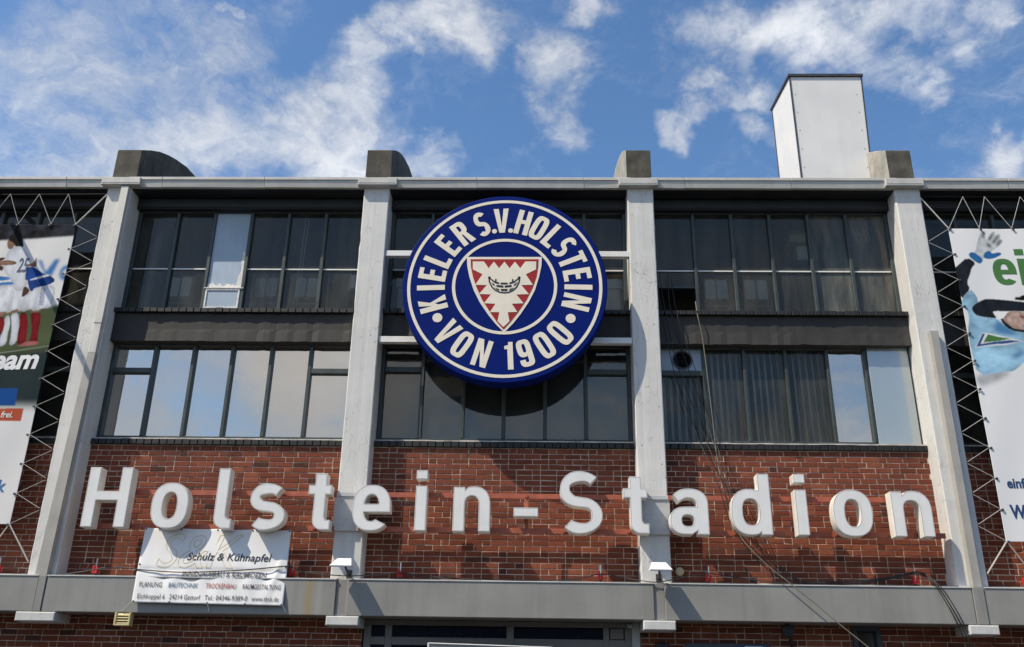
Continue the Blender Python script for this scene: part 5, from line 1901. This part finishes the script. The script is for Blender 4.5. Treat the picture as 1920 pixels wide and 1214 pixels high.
# lacing ropes
for T, sx, xe, xp, ze, zt in ((TB1, -1, -7.372, -6.982, [9.20 - 0.4615 * k for k in range(12)], 9.795), (TB2, 1, 7.330, 6.978, [9.168 - 0.466 * k for k in range(12)], 9.78)):
    m = MB()
    for k in range(11):
        zm = (ze[k] + ze[k + 1]) / 2
        m.tube([(xe, YB - 0.012, ze[k]), (xp, -0.345, zm + 0.015)], 0.0045, 5)
        m.tube([(xp, -0.345, zm - 0.015), (xe, YB - 0.012, ze[k + 1])], 0.0045, 5)
    far = [xe + sx * q for q in ((0.43, 0.99, 1.55, 2.1, 2.7, 3.2) if sx < 0 else (0.50, 1.03, 1.6, 2.2, 2.8, 3.2))]
    top = [xe + sx * q for q in ((0.24, 0.75, 1.26, 1.8, 2.4, 2.95) if sx < 0 else (0.33, 0.69, 1.28, 1.85, 2.4, 2.95))]
    seq = [(xe, ze[0])]
    for a, b in zip(top, far):
        seq += [(a, zt), (b, ze[0] + 0.01)]
    for a, b in zip(seq[:-1], seq[1:]):
        m.tube([(a[0], YB - 0.012, a[1]), (b[0], YB - 0.012, b[1])], 0.0045, 5)
    m.tube([(xe, YB - 0.012, ze[0]), (sx * 6.965, -0.33, zt + 0.01)], 0.011, 5)
    m.tube([(xe, YB - 0.012, ze[-1]), (sx * 6.985, -0.34, 3.585)], 0.011, 5)
    m.tube([(xe, YB - 0.012, ze[-1]), (xe + sx * 0.40, -0.30, 3.45)], 0.009, 5)
    m.build('lacing_rope', M['rope'], T)
    m = MB()
    m.tube([(sx * 6.96, -0.33, zt + 0.03), (xe + sx * 1.2, YB, zt), (xe + sx * 3.4, YB, zt)], 0.0045, 5)
    m.build('edge_cable', M['black_metal'], T)
    m = MB()
    for (x, z) in [(xe, z) for z in ze] + [(x, ze[0]) for x in far]:
        x2 = x + sx * 0.022
        m.prism([(x2 + .02 * math.cos(q * .785), z - 0.01 + .02 * math.sin(q * .785)) for q in range(8)], [], YB - 0.024, YB - 0.008)
    m.build('eyelets', M['dark_trim'], T)

# ------------------------------------------------------------------ flood lamps on arms at the two inner pillars
for x, xa, lb in ((-2.243, -2.215, 'small white flood lamp on an arm below the letter e'), (2.255, 2.28, 'small white flood lamp on an arm beside the round cream disc')):
    t = thing('flood_lamp', (x, -0.33, 3.5), lb, 'lamp', 'flood lamps above the entrance canopy')
    m = MB()
    m.add([(x - .155, -0.865, 3.497), (x + .155, -0.865, 3.497), (x + .15, -0.60, 3.53), (x - .15, -0.60, 3.53),
           (x - .155, -0.872, 3.515), (x + .155, -0.872, 3.515), (x + .10, -0.63, 3.645), (x - .10, -0.63, 3.645), (x - .10, -0.60, 3.64), (x + .10, -0.60, 3.64)],
          [(0, 1, 5, 4), (4, 5, 6, 7), (1, 2, 9, 6, 5), (0, 4, 7, 8, 3), (7, 6, 9, 8), (3, 8, 9, 2)])
    m.build('housing', M['lamp_white'], t, fix=True, bevel=0.004)
    m = MB()
    m.add([(x - .153, -0.868, 3.492), (x + .153, -0.868, 3.492), (x + .148, -0.605, 3.525), (x - .148, -0.605, 3.525),
           (x - .153, -0.868, 3.497), (x + .153, -0.868, 3.497), (x + .148, -0.605, 3.530), (x - .148, -0.605, 3.530)],
          [(0, 3, 2, 1), (0, 1, 5, 4), (1, 2, 6, 5), (3, 0, 4, 7)])
    m.build('lens', M['lamp_glass'], t)
    m = MB()
    m.tube([(xa, -0.33, 3.46), (xa, -0.45, 3.47), (x, -0.62, 3.575)], 0.018, 8)
    m.cbox(xa - 0.04, xa + 0.04, -0.345, -0.332, 3.41, 3.52, 0.003)
    m.build('arm', M['dark_trim'], t)

# ------------------------------------------------------------------ red clamps with steel bolts along the ledge
def clamp(x, z, first=[None], label=''):
    if first[0] is not None:
        o = copy_tree(first[0], (x, -0.14, z))
        o['label'] = label
        return o
    t = thing('clamp', (x, -0.14, z), label, 'clamp', 'red clamps along the canopy ledge')
    m = MB()
    m.cbox(x - 0.035, x - 0.008, -0.18, -0.12, z + 0.02, z + 0.13, 0.006)
    m.cbox(x - 0.008, x + 0.040, -0.18, -0.12, z + 0.02, z + 0.05, 0.006)
    m.cbox(x + 0.016, x + 0.040, -0.18, -0.12, z + 0.05, z + 0.11, 0.006)
    m.build('jaw', M['red_plastic'], t)
    m = MB()
    m.tube([(x + 0.006, -0.15, z + 0.06), (x + 0.008, -0.15, z + 0.235)], 0.011, 8)
    m.build('bolt', M['chrome'], t)
    m = MB()
    m.box(x - 0.02, x + 0.02, -0.17, -0.13, z, z + 0.02)
    m.build('foot', M['dark_trim'], t)
    first[0] = t
    return t


for x, z, lb in ((-6.05, 3.43, 'red clamp with steel bolt on the ledge below the big H'), (-3.10, 3.43, 'red clamp with steel bolt just right of the small company banner'),
                 (-1.50, 3.43, 'red clamp with steel bolt on the ledge below the first dotted letter i'), (1.45, 3.43, 'red clamp with steel bolt on the ledge just left of the right flood lamp'),
                 (3.03, 3.43, 'red clamp with steel bolt just right of the round cream wall disc'), (6.02, 3.43, 'red clamp with steel bolt where the cable bundle bends over the ledge'),
                 (7.60, 3.43, 'red clamp with steel bolt below the goalkeeper banner'), (-7.52, 3.43, 'red clamp with steel bolt below the players banner')):
    clamp(x, z, label=lb)

# ------------------------------------------------------------------ cables and ropes
def cable(pts, r, mat, label, cat='cable', group=None, n=8, sides=6):
    m = MB()
    m.tube(smooth_path(pts, n), r, sides)
    p = pts[0]
    return tag(m.build('cable' if cat == 'cable' else cat, mat, loc=p, smooth=True), label, cat, group)


cable([(-7.766, -0.42, 3.266), (-6.835, -0.42, 3.339), (-6.154, -0.4, 3.433), (-5.752, -0.36, 3.513), (-5.351, -0.46, 3.488), (-5.278, -0.478, 3.472), (-4.707, -0.484, 3.44), (-4.163, -0.484, 3.455), (-3.624, -0.48, 3.492), (-3.118, -0.474, 3.545), (-3.051, -0.46, 3.54), (-2.823, -0.4, 3.468), (-2.305, -0.44, 3.424)] , 0.009, M['cable'], 'black cable crossing the white company banner')
cable([(-2.305, -0.44, 3.424), (-1.857, -0.35, 3.449), (-1.473, -0.22, 3.502), (-1.096, -0.2, 3.463), (-0.461, -0.3, 3.421), (0.47, -0.34, 3.405), (1.089, -0.3, 3.441), (1.45, -0.22, 3.524), (1.707, -0.3, 3.479), (2.0, -0.42, 3.415), (2.236, -0.48, 3.388), (2.471, -0.44, 3.433), (2.795, -0.25, 3.522), (3.033, -0.22, 3.551), (3.41, -0.25, 3.499), (3.842, -0.35, 3.432), (4.281, -0.4, 3.395)], 0.008, M['cable'], 'thin black cable along the ledge between the two flood lamps')
BUN = [
 [(2.522, 0.05, 8.457), (2.541, -0.13, 7.79), (2.701, 0.0, 6.815), (2.966, -0.02, 5.831), (3.198, -0.44, 4.847), (3.365, -0.44, 4.218), (3.704, -0.4, 3.731), (4.122, -0.3, 3.45), (4.631, -0.24, 3.419), (5.245, -0.24, 3.442), (5.721, -0.22, 3.525), (5.997, -0.2, 3.584), (6.106, -0.4, 3.499), (6.207, -0.5, 3.341), (6.362, -0.5, 3.018), (6.508, -0.45, 2.67), (6.592, -0.4, 2.395)],
 [(2.562, 0.05, 8.557), (2.595, -0.13, 7.838), (2.787, 0.0, 6.816), (3.111, -0.02, 5.746), (3.256, -0.44, 4.888), (3.411, -0.44, 4.218), (3.768, -0.4, 3.762), (4.177, -0.3, 3.465), (4.666, -0.26, 3.439), (5.242, -0.26, 3.469), (5.747, -0.24, 3.545), (6.008, -0.22, 3.604), (6.145, -0.4, 3.507), (6.263, -0.5, 3.32), (6.412, -0.5, 3.005), (6.554, -0.45, 2.636), (6.636, -0.4, 2.395)],
 [(2.703, 0.05, 8.508), (2.695, -0.13, 7.744), (2.941, 0.0, 6.817), (3.18, -0.02, 5.92), (3.306, -0.43, 4.891), (3.471, -0.43, 4.26), (3.836, -0.38, 3.789), (4.245, -0.28, 3.484), (4.709, -0.25, 3.456), (5.263, -0.25, 3.485), (5.765, -0.24, 3.561), (6.018, -0.22, 3.619), (6.097, -0.4, 3.536), (6.166, -0.5, 3.363), (6.32, -0.5, 3.032), (6.457, -0.45, 2.669), (6.534, -0.4, 2.394)],
 [(2.752, 0.05, 8.408), (2.81, -0.13, 7.602), (3.073, 0.0, 6.727), (3.258, -0.02, 5.834), (3.353, -0.43, 4.891), (3.522, -0.43, 4.221), (3.874, -0.36, 3.815), (4.305, -0.28, 3.469), (4.722, -0.25, 3.434), (5.26, -0.25, 3.463), (5.777, -0.24, 3.538), (6.022, -0.22, 3.597), (6.159, -0.41, 3.477), (6.227, -0.51, 3.304), (6.369, -0.51, 2.996), (6.513, -0.46, 2.634), (6.592, -0.4, 2.395)]]
for k, (pts, lb) in enumerate(zip(BUN, ('leftmost of the four black cables hanging out of the right upper window', 'second from left of the four black cables hanging from the right upper window',
        'third from left of the four black cables hanging from the right upper window', 'rightmost of the four black cables hanging out of the right upper window'))):
    cable(pts, 0.0065, M['cable'], lb, 'cable', 'cable bundle from the right upper window')
cable([(3.14, 0.05, 8.008), (3.125, -0.14, 7.675), (3.187, -0.12, 7.234), (3.249, -0.1, 6.158), (3.289, -0.12, 5.22), (3.311, -0.4, 4.657), (3.439, -0.52, 4.089), (3.746, -0.54, 3.696), (4.131, -0.56, 3.358), (4.43, -0.57, 3.107), (4.715, -0.58, 2.847), (5.072, -0.6, 2.542), (5.409, -0.6, 2.259)], 0.0075, M['rope_tan'], 'thin tan rope hanging from the right upper window and slanting across the fascia', 'rope')

# ------------------------------------------------------------------ small wall fittings
v = thing('wall_vent', (-5.40, -0.45, 2.70), 'small yellowed louvred vent hanging under the left fascia', 'vent')
m = MB()
m.cbox(-5.490, -5.462, -0.50, -0.38, 2.690, 2.866, 0.004)
m.cbox(-5.288, -5.260, -0.50, -0.38, 2.690, 2.866, 0.004)
m.cbox(-5.461, -5.289, -0.50, -0.38, 2.690, 2.712, 0.004)
m.box(-5.461, -5.289, -0.46, -0.38, 2.713, 2.866)
m.build('casing', M['vent_yellow'], v)
for k in range(4):
    m = MB()
    z = 2.720 + k * 0.036
    m.add([(-5.461, -0.497, z), (-5.289, -0.497, z), (-5.289, -0.465, z + 0.03), (-5.461, -0.465, z + 0.03)], [(0, 1, 2, 3)])
    m.build('louvre', M['vent_yellow'], v)
m = MB()
m.prism(arc(2.632, 3.600, 0.062, 0.062, 0, 345, 24), [], -0.05, 0.005)
m.prism(arc(2.632, 3.600, 0.048, 0.048, 0, 345, 24), [], -0.058, -0.049)
tag(m.build('wall_disc', M['button_cream'], loc=(2.632, 0, 3.54), bevel=0.003), 'round cream disc on the brick beside the right flood lamp', 'disc')
gl_ = thing('wall_lamp', (4.10, 0, 2.55), 'black round gooseneck lamp on the brick under the right fascia', 'lamp')
m = MB()
m.prism(arc(4.085, 2.775, 0.085, 0.085, 0, 345, 28), [], -0.28, -0.20)
m.build('lamp_head', M['black_metal'], gl_, bevel=0.012)
m = MB()
m.tube(smooth_path([(4.09, -0.21, 2.74), (4.13, -0.19, 2.66), (4.15, -0.14, 2.55), (4.16, -0.06, 2.40), (4.16, 0.01, 2.36)], 6), 0.028, 10)
m.build('arm', M['black_metal'], gl_, smooth=True)
s_ = thing('notice_sign', (3.25, -0.03, 2.0), 'slate blue notice board on the brick, its top edge under the right fascia', 'sign')
m = MB()
m.cbox(2.66, 3.86, -0.06, 0.008, 2.0, 2.60, 0.006)
m.build('board', M['slate'], s_)
m = MB()
m.box(3.50, 3.76, -0.066, -0.061, 2.40, 2.565)
m.build('paper', M['paper'], s_)
m = MB()
m.cbox(2.225, 2.425, -0.16, 0.008, 2.33, 2.595, 0.02)
m.cbox(2.245, 2.405, -0.17, -0.161, 2.36, 2.56, 0.004)
tag(m.build('letter_box', M['black_metal'], loc=(2.32, 0, 2.33)), 'dark box on the brick right of the entrance post', 'box')
os_ = thing('open_sash', (-1.0, -0.5, 1.6), 'pale hinged panel standing open in front of the entrance', 'panel')
m = MB()
a0, b0, a1, b1 = -0.985, -0.52, 0.75, -0.30
m.add([(a0, b0, 1.6), (a1, b1, 1.6), (a1, b1 + .04, 1.6), (a0, b0 + .04, 1.6), (a0, b0, 2.505), (a1, b1, 2.485), (a1, b1 + .04, 2.485), (a0, b0 + .04, 2.505)],
      [(0, 3, 2, 1), (4, 5, 6, 7), (0, 1, 5, 4), (1, 2, 6, 5), (2, 3, 7, 6), (3, 0, 4, 7)])
m.build('panel', M['fascia'], os_)
m = MB()
m.tube([(a0, b0, 1.58), (a0, b0, 2.52)], 0.014, 8)
m.tube([(a0, b0 - 0.004, 2.513), (a1, b1 - 0.004, 2.493)], 0.010, 6)
m.build('edge_frame', M['white_steel'], os_)
m = MB()
m.cbox(1.83, 1.90, -0.10, 0.03, 2.80, 2.85, 0.008)
m.tube([(1.865, -0.16, 2.80), (1.865, -0.08, 2.82)], 0.022, 10)
tag(m.build('camera', M['entrance_light'], loc=(1.865, 0, 2.80)), 'tiny grey camera in the upper right corner of the entrance frame', 'camera')
m = MB()
m.tube([(-6.12, 0.0, 2.86), (-6.12, -0.10, 2.84), (-6.05, -0.12, 2.835)], 0.03, 10)
tag(m.build('pipe_stub', flat('rusty_pipe', (0.14, 0.10, 0.06)), loc=(-6.12, 0, 2.83)), 'short rusty pipe stub under the left fascia', 'pipe')
# steel pole that sticks out from the eaves at the left; its shadow crosses the players banner
pl = thing('eaves_pole', (-9.02, -0.40, 10.02), 'grey steel pole sticking out from the eaves above the players banner', 'pole')
m = MB()
m.tube([(-9.02, -0.38, 10.02), (-9.02, -1.98, 10.02)], 0.045, 12)
m.build('tube', M['fascia'], pl)
m = MB()
m.cbox(-9.10, -8.94, -0.47, -0.44, 9.95, 10.09, 0.01)
m.build('wall_plate', M['fascia'], pl)
